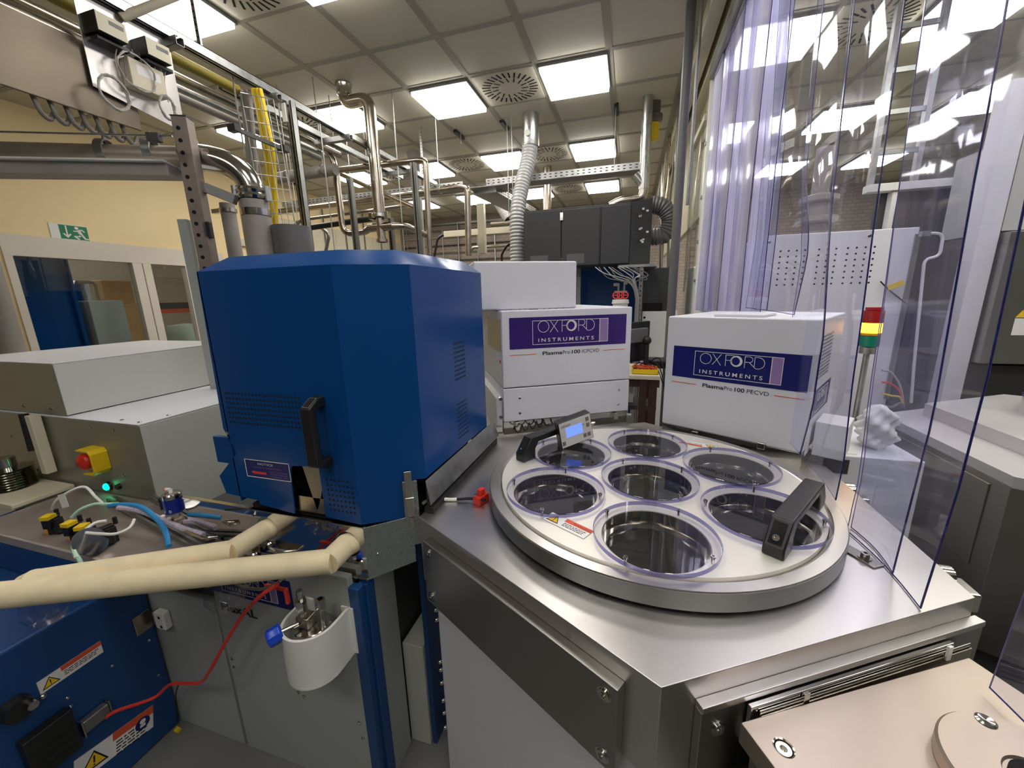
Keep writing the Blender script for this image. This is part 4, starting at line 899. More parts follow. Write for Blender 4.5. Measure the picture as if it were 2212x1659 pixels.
part('body', MB().box(.70, 1.02, 1.62, 2.15, 0, 1.0), M_white, sc, bevel=.004)
part('lid_panel', MB().box(.75, .83, 1.64, 1.75, 1.0, 1.003), M_whitep, sc)
part('front_notch', MB().box(.72, .80, 1.618, 1.62, .93, .985), M_rack, sc)
# crumpled white plastic bag
bg = MB(); random.seed(3)
bp_ = onz(1888, 955, 1.02); vs = []; nn = 26
for i in range(nn + 1):
    for j in range(40):
        q = 2 * math.pi * j / 40; r = .055 * (math.sin(math.pi * min(1, .1 + i / nn * .9)) ** .5) * (1 + .22 * math.sin(3 * q + i * .5) + .12 * math.sin(7 * q - i * .9) + random.uniform(-.05, .05))
        vs.append((bp_.x + r * math.cos(q), bp_.y + r * math.sin(q), 1.001 + i / nn * .17))
bg.add(vs, [(i * 40 + j, i * 40 + (j + 1) % 40, (i + 1) * 40 + (j + 1) % 40, (i + 1) * 40 + j) for i in range(nn) for j in range(40)] + [tuple(range(40))[::-1], tuple(nn * 40 + j for j in range(40))])
solo('plastic_bag', bg, M_whitep, 'crumpled white plastic bag behind the curtain beside the far chamber', 'bag', sharp=50)

# ================================================================== load lock at the lower right
ll = thing('load_lock', 'flat silver load lock with countersunk bolt at the lower right corner', 'vacuum chamber', (.5, .4, .6))
P0 = onz(1600, 1560, .93).xy; P1 = onz(2075, 1425, .93).xy
exl = V((P1.x - P0.x, P1.y - P0.y, 0)).normalized(); Fl_ = frame((P0.x, P0.y, 0), exl, (-exl.y, exl.x, 0)); Wl = (P1 - P0).length
bp1 = (.035, -.045)
lc = onz(2255, 1700, .955); lcl = Fl_.inverted() @ V((lc.x, lc.y, 0))
part('top_plate', MB(Fl_).plate([(0, 0), (Wl + .02, 0), (Wl + .02, -.6), (0, -.6)], .89, .93, [circ(bp1, .0125, 24)]), M_ll, ll, bevel=.0015)
part('body', MB(Fl_).box(.012, Wl, -.6, -.012, .62, .888), M_aluS, ll, bevel=.002)
part('bolt', MB(Fl_).lathe([(0, .918), (.005, .918), (.005, .928), (.0105, .928), (.0105, .91), (0, .91)], (*bp1, 0), 24).lathe([(.0125, .9295), (.0145, .9303), (.0125, .915)], (*bp1, 0), 24), M_steel, ll)
lh = part('round_hub', MB().lathe([(0, .952), (.034, .952), (.036, .956), (.095, .956), (.098, .952), (.098, .931)], (lc.x, lc.y, 0), 64), M_ll, ll)
part('hub_hole', MB().lathe([(0, .958), (.03, .958), (.03, .95)], (lc.x, lc.y, 0), 32), M_hole, lh)
part('hub_bolt', MB().lathe([(0, .957), (.009, .959), (.012, .957)], tuple(onz(2130, 1556, .957).xy) + (0,), 16), M_steel, lh)
# slide rails between hexagon and load lock
sr = thing('slit_valve_housing', 'shiny stepped steel housing between the hexagon and the load lock', 'valve housing', (.42, .70, .8))
Fh, Lh = hexside(4)
part('polished_step', MB(Fh).box(.15, Lh - .09, .86, .944, .0185, .0275), M_mirror, sr, bevel=.002)
part('rail', MB(Fh).box(.165, Lh - .05, .86, .936, .028, .0305), M_steel, sr, bevel=.001)
part('rail', MB(Fh).box(.165, Lh - .05, .86, .928, .031, .034), M_pipe, sr, bevel=.001)
part('bracket', MB(Fh).box(.25, .262, .92, .946, .0285, .034), M_steel, sr, bevel=.001)
part('white_clip', MB(Fh).box(Lh - .12, Lh - .11, .92, .95, .031, .036), M_whitep, sr, bevel=.001)
part('shroud', MB(Fh).box(.05, Lh - .02, .45, .735, .0, .03), M_rack, sr)

# ================================================================== clear blue strip curtain
XC = .555
def zrail(y): return 3.19
rail = thing('curtain_rail', 'grey rail from which the clear blue curtain strips hang', 'curtain rail', (XC, 2, 3.19))
part('rail', MB().box(XC - .03, XC + .02, -.6, 3.75, 3.19, 3.29), M_zincd, rail)
part('bearing_beam', MB().box(XC - .02, XC + .09, -.6, 9.1, 3.31, CZ - .001), M_cream, rail, bevel=.004)
part('fascia', MB().box(XC - .14, XC - .05, -.6, 9.0, 3.345, CZ - .001), M_cream, rail, bevel=.004)
def edge(*q, X=XC, zt=3.20):
    """an edge seen in the photo, as heights and depths on the curtain line, carried up to the rail"""
    P = [onx(u, v, X) for u, v in q]; P = [(p.z, p.y) for p in P]
    dz = P[0][0] - P[1][0]; sl = (P[0][1] - P[1][1]) / dz if abs(dz) > .05 else 0
    sl = max(-.12, min(.12, sl)); P.insert(0, (zt, P[0][1] + sl * (zt - P[0][0])))
    return P
def interp(P, t, zb):
    """point at share t of the way down from the rail to the foot"""
    z = P[0][0] + (zb - P[0][0]) * t
    for a, b in zip(P, P[1:]):
        if b[0] <= z <= a[0]: return z, a[1] + (b[1] - a[1]) * (a[0] - z) / max(1e-6, a[0] - b[0])
    return z, P[-1][1]
def strip(E0, E1, zb0, zb1, lab, m=M_pvc, xo=0.0, wob=.010, seed=0, cut=True):
    rnd = random.Random(seed); ph = rnd.uniform(0, 6); n = 34; k = 8
    t = thing('curtain_strip', lab, 'curtain strip', (XC + xo, E0[-1][1], zb0), 'clear blue curtain strips')
    vs = []; ed = [[], []]
    for i in range(n + 1):
        s = i / n; z0, y0 = interp(E0, s, zb0); z1, y1 = interp(E1, s, zb1)
        for j in range(k + 1):
            q = j / k
            x = XC + xo + wob * math.sin(ph + 3.4 * s + 1.5 * q) * s * (1 - .7 * s) + .010 * math.sin(math.pi * q)
            p = V((x, y0 + (y1 - y0) * q, z0 + (z1 - z0) * q)); vs.append(p)
            if j == 0: ed[0].append(p)
            if j == k: ed[1].append(p)
    part('sheet', MB().add(vs, [(i * (k + 1) + j, i * (k + 1) + j + 1, (i + 1) * (k + 1) + j + 1, (i + 1) * (k + 1) + j) for i in range(n) for j in range(k)]), m, t, sharp=180)
    part('near_edge', MB().tube(ed[0], .0017, 6), M_edge, t); part('far_edge', MB().tube(ed[1], .0009, 6), M_aedge, t)
    part('bottom_edge', MB().tube(vs[-(k + 1):], .0014 if cut else .0006, 6), M_edge if cut else M_cedge, t)
    part('hanger', MB().box(XC + xo - .008, XC + xo + .008, E0[0][1] + .02, E1[0][1] - .02, 3.18, 3.205), M_zinc, t)
    return t
eF = edge((2212, 416), (2131, 802), (2066, 1060), (1985, 1320)); eA = edge((1998, 0), (1931, 483), (1905, 680), (1880, 850), (1859, 1030), (1837, 1125))
eB = edge((1854, 0), (1806, 450), (1790, 720), (1765, 880), (1728, 1015)); eC = edge((1786, 0), (1741, 386), (1745, 500), (1740, 560), (1708, 690))
eD = edge((1695, 0), (1654, 515), (1632, 668)); eE = edge((2153, 0), (2120, 200), (2086, 386), (2000, 900), (1975, 1000), (1915, 1235))
eG = edge((1725, 0), (1708, 300), (1688, 500), (1665, 690))
def shift(E, d): return [(z, y + d) for z, y in E]
strip([(3.2, .36), (.945, .44)], [(3.2, .62), (.945, .72)], .945, .945, 'curtain strip nearest the viewer, ending above the load lock', seed=1, xo=.05)
strip(eF, eA, 1.003, 1.003, 'curtain strip whose foot rests on the right corner of the hexagonal table', seed=2)
strip(eE, shift(eA, .02), 1.003, 1.003, 'curtain strip overlapping the table corner strip, its foot on the table beside the lid', seed=3, xo=.014)
strip(shift(eA, .09), shift(eB, .05), 1.04, 1.06, 'curtain strip crossing the right flank of the navy plaque module', seed=4, xo=.008, cut=False)
strip(eB, edge((1741, 386), (1738, 560), (1707, 750), (1694, 843), (1671, 956)), 1.085, 1.075, 'curtain strip crossing the navy plaque of the right module', seed=7, xo=-.008, cut=False)
strip(eC, shift(eD, .06), 1.512, 1.515, 'curtain strip with wavy edge bending over the right module top', seed=5, wob=.03)
strip(shift(eG, .12), shift(eD, .2), 1.515, 1.515, 'curtain strip behind the wavy edged one, above the right module', seed=6, xo=.012, wob=.02)
for i, y in enumerate((2.02, 2.30, 2.58, 2.84, 3.10, 3.36)):
    strip([(3.2, y), (1.45, y)], [(3.2, y + .34), (1.45, y + .34)], 1.45, 1.45, 'dirty curtain strip with milky haze in its colour, %s of six from the near side' % ('first', 'second', 'third', 'fourth', 'fifth', 'sixth')[i], m=M_pvcd, seed=10 + i, xo=.0 if i % 2 else .012, wob=.014)
# ---- frame and glazed partition beyond the curtain end
pf = thing('glazed_partition', 'clear glazed partition panel with white frame at the far end of the curtain', 'partition', (.6, 3.9, 0))
part('post', MB().box(XC - .01, XC + .05, 3.76, 3.84, 0, 3.24), M_whitep, pf, bevel=.003)
part('clear_strip', MB().add([(XC - .02, 3.85, .9), (XC - .02, 4.5, .9), (XC - .02, 4.5, 3.2), (XC - .02, 3.85, 3.2)], [(0, 1, 2, 3)]), M_glass, pf)
part('beam', MB().box(XC - .03, XC + .01, 3.84, 4.6, 2.95, 3.0), M_cream, pf)
for z in (2.75, 2.35, 2.0, 1.68): part('clip', MB().box(XC - .02, XC - .008, 3.775, 3.815, z, z + .025), M_zinc, pf, bevel=.002)
wp = thing('partition_wall', 'beige partition wall above the glazing at the right of the ceiling', 'wall panel', (.62, 6, 2))
part('panel', MB().box(XC + .06, XC + .12, 3.86, 8.8, 2.3, 3.3), M_cream, wp)
dp = solo('dark_pole', MB().cyl((.315, 3.27, 0), (.315, 3.27, CZ - .008), .032, 20), M_plasd, 'tall dark vertical pole reaching the ceiling beside the curtain', 'pole')
solo('thin_pole', MB().cyl((.37, 3.2, 2.2), (.37, 3.2, CZ - .008), .012, 12), M_zincd, 'thin grey conduit right of the tall dark pole', 'pole')
ch = MB()
chain = thing('cable_chain', 'bundle of hanging cables and pipes behind the tall dark pole', 'cables', (.42, 5, 2))
for i in range(9):
    x = .40 + .03 * (i % 3) ; y = 4.6 + .35 * i
    part('cable', MB().tube(catmull([(x, y, CZ - .01), (x + random.uniform(-.05, .05), y, 3.0), (x + random.uniform(-.06, .06), y, 2.5), (x, y, 1.6)], 5), random.uniform(.01, .025), 8), random.choice([M_cable, M_cabled, M_zinc, M_pipe]), chain)

# ================================================================== behind the curtain
H2X, H2Y = 1.205 + .606, 1.90
HV2 = [(H2X + .70 * math.cos(math.radians(a)), H2Y + .70 * math.sin(math.radians(a))) for a in (30, 90, 150, 210, 270, 330)]
h2_ = thing('second_transfer_chamber', 'second hexagonal silver chamber seen through the curtain at the right', 'vacuum chamber', (H2X, H2Y, 0))
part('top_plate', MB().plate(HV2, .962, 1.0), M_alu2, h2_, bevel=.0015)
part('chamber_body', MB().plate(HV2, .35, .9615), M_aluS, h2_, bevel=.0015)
part('stand', MB().plate([(H2X + (x - H2X) * .93, H2Y + (y - H2Y) * .93) for x, y in HV2], 0, .35), M_rack, h2_)
HV3 = [(H2X + (x - H2X) * .78 + .04, H2Y + (y - H2Y) * .78 + .1) for x, y in HV2]
part('raised_plate', MB().plate(HV3, 1.0, 1.055), M_alu2, h2_, bevel=.002)
part('round_dome', MB().lathe([(0, 1.15), (.27, 1.15), (.275, 1.145), (.275, 1.13), (.28, 1.125), (.28, 1.055)], (1.90, 2.05, 0), 64), M_alu2, h2_)
part('dome_gasket', MB().lathe([(.283, 1.128), (.283, 1.135), (.276, 1.135), (.276, 1.128)], (1.90, 2.05, 0), 64, closed=True), M_edge, h2_)
part('port_flange', MB(frame((1.205, 1.9, .8), (0, 1, 0), (0, 0, 1))).box(-.28, .28, -.17, .14, -.005, .02), M_aluS, h2_, bevel=.003)
for y, l in ((1.0, 'near'), (1.42, 'far')):
    c = thing('link_bracket', 'steel toggle bracket beside the right table edge, %s one' % l, 'bracket', (.75, y, .93), 'toggle brackets')
    part('block', MB().box(.682, .76, y - .03, y + .03, .90, .945), M_steel, c, bevel=.004)
    part('roller', MB().cyl((.715, y + .04, .94), (.745, y + .04, .94), .022, 20), M_steel, c)
part_ = None
dl_ = solo('dark_under_panel', MB().box(.76, 1.15, .62, 1.5, 0, .35), M_rack, 'dark equipment block between the two silver chambers', 'equipment')
wc = thing('perforated_cabinet', 'white perforated electronics cabinet behind the curtain', 'cabinet', (1.2, 3.2, 0))
part('body', MB().box(.80, 1.62, 3.0, 3.5, 0, 1.94), M_white, wc, bevel=.006)
F = frame((.80, 3.0, 0), (1, 0, 0), (0, 0, 1))
part('perforation', dots(F, [.12 + .045 * i for i in range(4)] + [.33 + .045 * i for i in range(3)] + [.48 + .045 * i for i in range(4)], [1.84 - .035 * j for j in range(7)], .006), M_hole, wc)
part('edge_trim', MB().box(1.60, 1.625, 2.99, 3.0, .9, 1.9), M_zinc, wc)
part('screws', screws(F, [(.05, 1.90), (.58, 1.905)], .01), M_steel, wc)
part('knob', MB(F).lathe([(0, .03), (.04, .028), (.045, 0)], (.68, 1.43, 0), 20), M_whitep, wc)
bt_ = thing('bent_tube', 'thin bent white tube beside the perforated cabinet', 'tube', (1.7, 2.95, 1.9))
part('tube', MB().tube(fillet([ony(1990, 505, 2.95), ony(2038, 503, 2.95), ony(2030, 553, 2.95), ony(1997, 560, 2.95), ony(1975, 780, 2.95), ony(1968, 870, 2.95)], .04), .008, 8), M_whitep, bt_)
part('fitting', MB(frame(ony(1998, 505, 2.95), (1, 0, 0), (0, 0, 1))).box(-.02, .02, -.015, .015, -.015, .015), M_zinc, bt_)
# signal tower
px_ = 1.078; py_ = 2.2
sl = thing('signal_tower', 'red, amber and green signal tower lit amber behind the curtain', 'signal light', (px_, py_, 1.0))
part('pole', MB().cyl((px_, py_, 0), (px_, py_, 1.33), .012, 14).lathe([(0, 1.30), (.03, 1.30), (.03, 1.33), (0, 1.33)], (px_, py_, 0), 24), M_zinc, sl)
for z0, z1, m_, l in ((1.335, 1.385, M_greenl, 'green_lens'), (1.385, 1.398, M_orange, 'amber_collar'), (1.398, 1.442, M_amber, 'amber_lens'), (1.442, 1.50, M_redl, 'red_lens')):
    part(l, MB().lathe([(0, z0), (.038, z0), (.0385, z0 + .002), (.0375, z1 - .002), (0, z1)], (px_, py_, 0), 32), m_, sl)
part('cap', MB().lathe([(.033, 1.50), (.033, 1.512), (0, 1.514)], (px_, py_, 0), 24), M_redl, sl)
# socket rack
rk = thing('socket_rack', 'black electrical rack with rows of white sockets behind the curtain', 'electrical rack', (2.0, 3.6, 0))
part('frame', MB().box(1.70, 1.73, 3.5, 3.56, 0, 2.235).box(2.33, 2.40, 3.5, 3.56, 0, 2.27).box(1.55, 2.45, 3.48, 3.56, 2.24, 2.29), M_whitep, rk, bevel=.003)
part('back_panel', MB().box(1.66, 2.38, 3.56, 3.62, 0, 2.24), M_rack, rk)
for (u, v) in ((2025, 620), (2018, 708), (1995, 793)):
    p = ony(u, v, 3.55); G = frame(p, (1, 0, 0), (0, 0, 1))
    s = part('socket_strip', MB(G).box(-.08, .12, -.035, .035, 0, .03), M_whitep, rk, bevel=.004)
    part('socket', MB(G).lathe([(0, .032), (.022, .032), (.022, .02)], (-.035, 0, 0), 20).lathe([(0, .032), (.022, .032), (.022, .02)], (.025, 0, 0), 20).lathe([(0, .032), (.022, .032), (.022, .02)], (.085, 0, 0), 20), M_hole, s)
for (u, v) in ((2032, 580), (2018, 672), (2000, 757)):
    p = ony(u, v, 3.55); G = frame(p, (1, 0, 0), (0, 0, 1))
    s = part('breaker_strip', MB(G).box(-.10, .12, .005, .03, 0, .03).box(-.10, .12, -.03, -.022, 0, .03), M_whitep, rk, bevel=.002)
    part('breaker', MB(G).box(-.095, .115, -.02, .004, 0, .025), M_rack, s)
for i, (c, m_) in enumerate(((0, M_cable), (1, M_redhose), (2, M_yell), (3, M_cabled))):
    hose([ony(1905, 800 + i * 25, 2.9), ony(1925, 805 + i * 25, 2.9), ony(1945, 835 + i * 12, 2.9), ony(1952, 880, 2.9)], .006 + .003 * (i == 3), m_, ('grey', 'red', 'yellow', 'dark')[i] + ' cable hanging at the foot of the perforated cabinet', 'cable', 'cable')
hose([ony(1902, 608, 2.985), ony(1925, 630, 2.985), ony(1970, 665, 2.985)], .004, M_rubber, 'thin black wire with yellow tag on the perforated cabinet', 'cable', 'cable')
solo('yellow_tag', MB(frame(ony(1935, 616, 2.978), (.9, 0, .4), (-.4, 0, .9))).box(-.04, .04, -.015, .015, 0, .002), M_yell, 'yellow tag on the thin black wire', 'tag')
# silver cabinet at the far right edge
fpx = ony(2092, 600, 2.85).x
s2 = thing('steel_cabinet', 'tall brushed steel cabinet with hazard stickers at the right edge', 'cabinet', (2.1, 2.9, 0))
part('body', MB().box(fpx + .10, 3.1, 2.8, 3.4, 1.17, 1.87), M_aluS, s2, bevel=.004)
fpx = ony(2092, 600, 2.85).x
part('frame_post', MB().box(fpx, fpx + .09, 2.85, 2.95, 0, 2.6), M_white, s2, bevel=.003)
part('upper_panel', MB().box(fpx + .10, 3.1, 2.86, 3.3, 1.88, 2.35), M_grey, s2)
part('lower_opening', MB().box(fpx + .10, 3.1, 2.87, 3.3, 0, 1.15), M_rack, s2)
p = ony(2200, 700, 2.798); G = frame(p, (1, 0, 0), (0, 0, 1))
part('sticker', MB(G).box(-.02, .06, -.06, .03, 0, .001), M_paper, s2); part('hazard_sticker', MB(G).plate([(-.02, .035), (.03, .035), (.005, .075)], 0, .001), M_yelink, s2)
# grey column with rings behind the perforated cabinet
rc = thing('ribbed_column', 'grey ribbed round column standing above the perforated cabinet', 'column', (1.2, 3.3, 1.94))
part('shaft', MB().lathe([(.10, 1.94), (.10, 1.97), (.07, 1.98), (.07, 2.03), (.12, 2.04), (.12, 2.07), (.08, 2.08), (.08, 2.16), (.11, 2.17), (.11, 2.20), (.05, 2.22), (.05, 2.5), (0, 2.5)], (1.2, 3.3, 0), 28), M_plasg, rc)
cl = thing('cable_ladder', 'light cable ladder hanging from the ceiling behind the curtain', 'cable ladder', (1.75, 3.6, 2.6))
part('side_rail', MB().box(1.60, 1.63, 3.6, 3.64, 2.29, 3.4), M_zinc, cl); part('side_rail', MB().box(1.85, 1.88, 3.6, 3.64, 2.29, 3.4), M_zinc, cl)
for z in (2.5, 2.75, 3.0, 3.25): part('rung', MB().box(1.63, 1.85, 3.61, 3.63, z, z + .03), M_zinc, cl)
# ================================================================== exit sign on the yellow wall
p = onx(110, 512, XL + .004); q = onx(103, 482, XL + .004); r_ = onx(189, 519, XL + .004)
SW = r_.y - q.y + .02; SH = .15
F = frame((XL + .001, q.y, p.z - .01), (0, 1, 0), (0, 0, 1))
sg = thing('exit_sign', 'green and white emergency exit sign on the yellow wall above the window', 'sign', (XL, q.y, p.z))
part('board', MB(F).box(0, SW, 0, SH, 0, .006), M_paper, sg, bevel=.001)
part('green_field', MB(F).box(SW * .24, SW * .985, SH * .04, SH * .96, .006, .0068), M_green, sg)
def sgp(pts): return [(SW * x, SH * y) for x, y in pts]
part('arrow', MB(F).plate(sgp([(.40, .92), (.44, .92), (.44, .30), (.50, .42), (.53, .36), (.42, .12), (.31, .36), (.34, .42), (.40, .30)]), .0068, .0076), M_paper, sg)
run = MB(F).plate([(SW * .70 + .016 * math.cos(a / 8 * math.pi), SH * .82 + .014 * math.sin(a / 8 * math.pi)) for a in range(16)], .0068, .0076)
for P_ in ([(.70, .68), (.78, .74), (.84, .40), (.74, .36)], [(.60, .58), (.70, .58), (.73, .66), (.71, .70), (.66, .64), (.60, .64)], [(.76, .74), (.84, .76), (.91, .62), (.88, .58), (.83, .68), (.77, .66)],
           [(.74, .36), (.84, .42), (.90, .18), (.99, .18), (.99, .11), (.86, .10), (.80, .30)], [(.74, .42), (.80, .38), (.76, .24), (.66, .24), (.74, .10), (.71, .07), (.68, .07), (.58, .24), (.60, .30), (.72, .30)]):
    try: run.plate(sgp(P_), .0068, .0076)
    except Exception: pass
part('running_figure', run, M_paper, sg)

# ================================================================== perforated post, beam and grey strip by the blue cover
cA = math.cos(math.radians(26)); sA = math.sin(math.radians(26))
PA = (-2.0, 1.52); PB = (PA[0] + cA, PA[1] + sA)
def onb(u, v, off=0.0): return onp(u, v, (PA[0] - sA * off, PA[1] + cA * off), (PB[0] - sA * off, PB[1] + cA * off))
t0 = onb(384, 250)
po = thing('perforated_post', 'brown perforated square steel post left of the blue cover', 'post', (t0.x, t0.y, 0))
F = frame((t0.x, t0.y, 0), (cA, sA, 0), (0, 0, 1))
part('tube', MB(F).box(-.032, .032, 1.152, t0.z, -.064, 0), M_rust, po, bevel=.003)
part('perforation', dots(F, [-.008], [t0.z - .05 - .052 * i for i in range(22)], .0095), M_hole, po)
part('cap', MB(F).box(-.034, .034, t0.z, t0.z + .004, -.066, .002), M_black, po)
e0 = onb(378, 472, .02); e1 = onb(415, 740, .02)
solo('trunking_strip', MB(frame((e0.x, e0.y, 0), (cA, sA, 0), (0, 0, 1))).box(0, .045, 1.15, e0.z, -.04, -.01), M_greyd, 'pale grey vertical strip leaning on the brown perforated post', 'strip', bevel=.003)
solo('black_clip', MB(frame(onb(443, 497), (cA, sA, 0), (0, 0, 1))).box(-.01, .022, -.035, .04, -.03, .0), M_black, 'small black clip on the right side of the brown post', 'clip', bevel=.004)
a = onb(0, 368, .05); b = onb(378, 372, .05); zb = (a.z + b.z) / 2
bm = thing('grey_beam', 'grey folded steel beam running left from the brown post', 'beam', tuple(b))
part('web', MB().bar((a.x - cA * 1.2, a.y - sA * 1.2, a.z - (b.z - a.z) * .9), b, .10, .052), M_plasg, bm)
part('top_flange', MB().bar((a.x - cA * 1.2, a.y - sA * 1.2, a.z - (b.z - a.z) * .9 + .03), b + V((0, 0, .03)), .15, .008), M_whitep, bm)
# ---- large stainless foreline with elbow and clamps
dA = onb(-10, 330, .13); dB = onb(432, 340, .13); dE = onb(548, 425, .13); dD = onb(560, 560, .13); rr = .052
fl = thing('exhaust_pipe', 'large stainless exhaust pipe with elbow and clamps above the blue cover', 'pipe', tuple(dB))
part('horizontal_tube', MB().tube([(dA.x - cA * 1.0, dA.y - sA * 1.0, dA.z), dA, dB], .047, 28), mat('dull_aluminium_tube', (.46, .40, .33), .38, metal=.7, noise=6, var=.08), fl)
corner = V((dE.x, dE.y, dB.z)); q_ = V((dE.x, dE.y, dE.z - .01)); s_ = dB - V((cA, sA, 0)) * .03; el = [s_ * (1 - t_ / 16) ** 2 + corner * (2 * t_ / 16 * (1 - t_ / 16)) + q_ * (t_ / 16) ** 2 for t_ in range(17)]
part('elbow', MB().tube(el, .060, 30), M_steel, fl)
part('down_tube', MB().cyl((dE.x, dE.y, dE.z - .02), (dE.x, dE.y, 1.60), .066, 32), M_plasg, fl)
for (c, ax) in ((dB + V((-.04 * cA, -.04 * sA, 0)), V((cA, sA, 0))), (V((dE.x, dE.y, dE.z + .01)), V((0, 0, 1)))):
    cl_ = part('clamp_ring', MB().lathe([(.055, -.026), (.070, -.026), (.076, -.014), (.068, 0), (.076, .014), (.070, .026), (.055, .026)], c, 32, axis=ax), M_steel, fl)
    for sgn in (-1, 1):
        q = ax.cross(V((0, -1, .3))).normalized() if abs(ax.z) < .5 else V((cA, sA, 0))
        k_ = c + q * .075 * sgn + V((-sA, cA, 0)) * -.02
        part('clamp_lug', MB().cyl(k_ - ax * .035, k_ + ax * .035, .016, 14), M_zinc, cl_)
part('hose_clamp', MB().lathe([(.068, -.012), (.0715, -.012), (.0715, .012), (.068, .012)], (dE.x, dE.y, dE.z - .075), 32).lathe([(.068, -.02), (.07, -.02), (.07, -.012)], (dE.x, dE.y, dE.z - .075), 32), M_steel, fl)
for u in (230, 330):
    c = onb(u, 328, .13); part('pipe_bracket', MB().lathe([(.048, -.018), (.056, -.018), (.056, .018), (.048, .018)], c, 28, axis=(cA, sA, 0)).cyl(c + V((0, 0, .05)), c + V((0, 0, .09)), .006, 8), M_zincd, fl)
s0 = onb(430, 400, .05); s1 = onb(510, 432, .05)
solo('support_arm', MB().bar(s0, s1, .04, .045), M_zincd, 'dark green-grey support arm under the exhaust elbow', 'bracket', bevel=.002)
q1 = onb(490, 440, .35)
solo('thin_grey_pipe', MB().cyl((q1.x, q1.y, 1.5), (q1.x, q1.y, q1.z), .037, 24), M_plasg, 'thinner grey vertical pipe just left of the large grey one', 'pipe')
solo('pipe_clamp', MB().lathe([(.038, -.01), (.044, -.01), (.044, .01), (.038, .01)], (q1.x, q1.y, onb(480, 455, .35).z), 24).box(q1.x - .1, q1.x - .03, q1.y - .02, q1.y + .01, onb(480, 455, .35).z - .01, onb(480, 455, .35).z + .012), M_steel, 'steel clamp round the thinner grey vertical pipe', 'clamp')
q2 = onb(627, 490, .15); 
solo('grey_drum', MB().lathe([(0, 1.6), (.093, 1.6), (.093, q2.z), (.088, q2.z), (.088, 1.62), (0, 1.62)], (q2.x, q2.y, 0), 48), M_plasd, 'dark grey cylinder standing on the blue cover', 'drum')
# rods with green clamps
ra = onb(0, 291, -.1); rb = onb(372, 294, -.1)
rd = thing('tension_rod', 'thin steel rod with dark clamp above the exhaust pipe', 'rod', tuple(rb))
part('rod', MB().cyl((ra.x - cA, ra.y - sA, ra.z), rb, .004, 8), M_zinc, rd)
part('clamp', MB(frame(onb(333, 296, -.1), (cA, sA, 0), (0, 0, 1))).box(-.025, .025, -.02, .015, -.015, .015), M_rack, rd, bevel=.003)

# ================================================================== instrument panel and steel hood at the top left
XH = -2.35
hA = onx(0, 172, XH); hB = onx(310, 292, XH); zb = min(hA.z, hB.z); zb = (hA.z + hB.z) / 2
hd = thing('steel_hood', 'reflective stainless sheet panel hanging at the top left', 'sheet metal panel', (XH, hA.y, zb))
yA = onx(20, 60, XH).y - .55; yB = hB.y
part('sheet', MB().box(XH - .01, XH, yA, yB, zb, zb + .30), mat('rolled_stainless_sheet', (.20, .165, .12), .42, metal=.85, noise=3, var=.12), hd, bevel=.004)
part('rolled_lip', MB().tube([(XH - .03, yA, zb + .30), (XH - .03, yB, zb + .30)], .03, 16), M_pipe, hd)
FHd = frame((XH, yA, zb), (0, 1, 0), (0, 0, 1))
for i in range(7):
    y = yA + .55 + (yB - yA - .6) * i / 7 + .03
    part('cable_loop', MB().tube(catmull([(XH - .03, y, zb + .02), (XH - .02, y + .01, zb - .05), (XH - .03, y + .04, zb - .065), (XH - .05, y + .07, zb - .02)], 6), .009, 8), M_cabled, hd)
ip = thing('gauge_board', 'aluminium mounting plate with two gauge read-outs and coiled cables', 'instrument panel', (XH + .02, yB, zb))
XI = XH + .02
def ipx(u, v): p = onx(u, v, XI); return (p.y, p.z)
FI = frame((XI, 0, 0), (0, 1, 0), (0, 0, 1))
c_ = [ipx(165, 0), ipx(188, 178), ipx(384, 285), ipx(372, 130)]
py0, py1 = c_[0][0] - .01, c_[3][0]; pz0, pz1 = ipx(195, 183)[1], ipx(372, 128)[1] + .10
part('plate', MB(FI).plate([(py0, pz0), (py1, pz0 - .06), (py1, pz1), (py0, pz1)], -.004, 0), M_alu, ip, bevel=.001)
for j, (TL_, BR_, l) in enumerate((((203, 22), (278, 92), 'upper'), ((312, 75), (373, 143), 'lower'))):
    y0_, z1_ = ipx(*TL_); y1_, z0_ = ipx(*BR_)
    off = .10
    P_ = lambda u, v: onx(u, v, XI + off)
    y0_ = P_(*TL_).y; y1_ = P_(*BR_).y; z0_ = P_(*BR_).z - .0; z1_ = P_(*TL_).z
    if z1_ - z0_ < .05: z1_ = z0_ + .06
    zc = (P_(TL_[0], TL_[1]).z + P_(BR_[0], BR_[1]).z) / 2; h_ = .038
    g_ = part('gauge_unit', MB(FI).box(y0_, y1_, zc - h_, zc + h_, .0, off - .002), M_black, ip, bevel=.003)
    part('gauge_face', MB(FI).box(y0_ + .002, y1_ - .002, zc - h_ + .002, zc + h_ - .002, off - .002, off), M_cream, g_)
    part('gauge_screen', MB(FI).box(y0_ + (y1_ - y0_) * .42, y0_ + (y1_ - y0_) * .9, zc + .004, zc + .02, off, off + .001), M_plasd, g_)
    part('lower_tray', MB(FI).box(y0_ + .01, y1_ + .02, zc - h_ - .02, zc - h_ - .004, .0, .07), M_black, g_, bevel=.002)
jb0, jb1 = ipx(262, 155), ipx(345, 215)
part('junction_box', MB(FI).box(jb0[0], jb1[0], jb1[1] - .01, jb1[1] + .11, 0, .06), M_cream, ip, bevel=.004)
part('junction_label', MB(FI).box(jb0[0] + .03, jb1[0] - .02, jb1[1] + .05, jb1[1] + .09, .06, .0605), M_paper, ip)
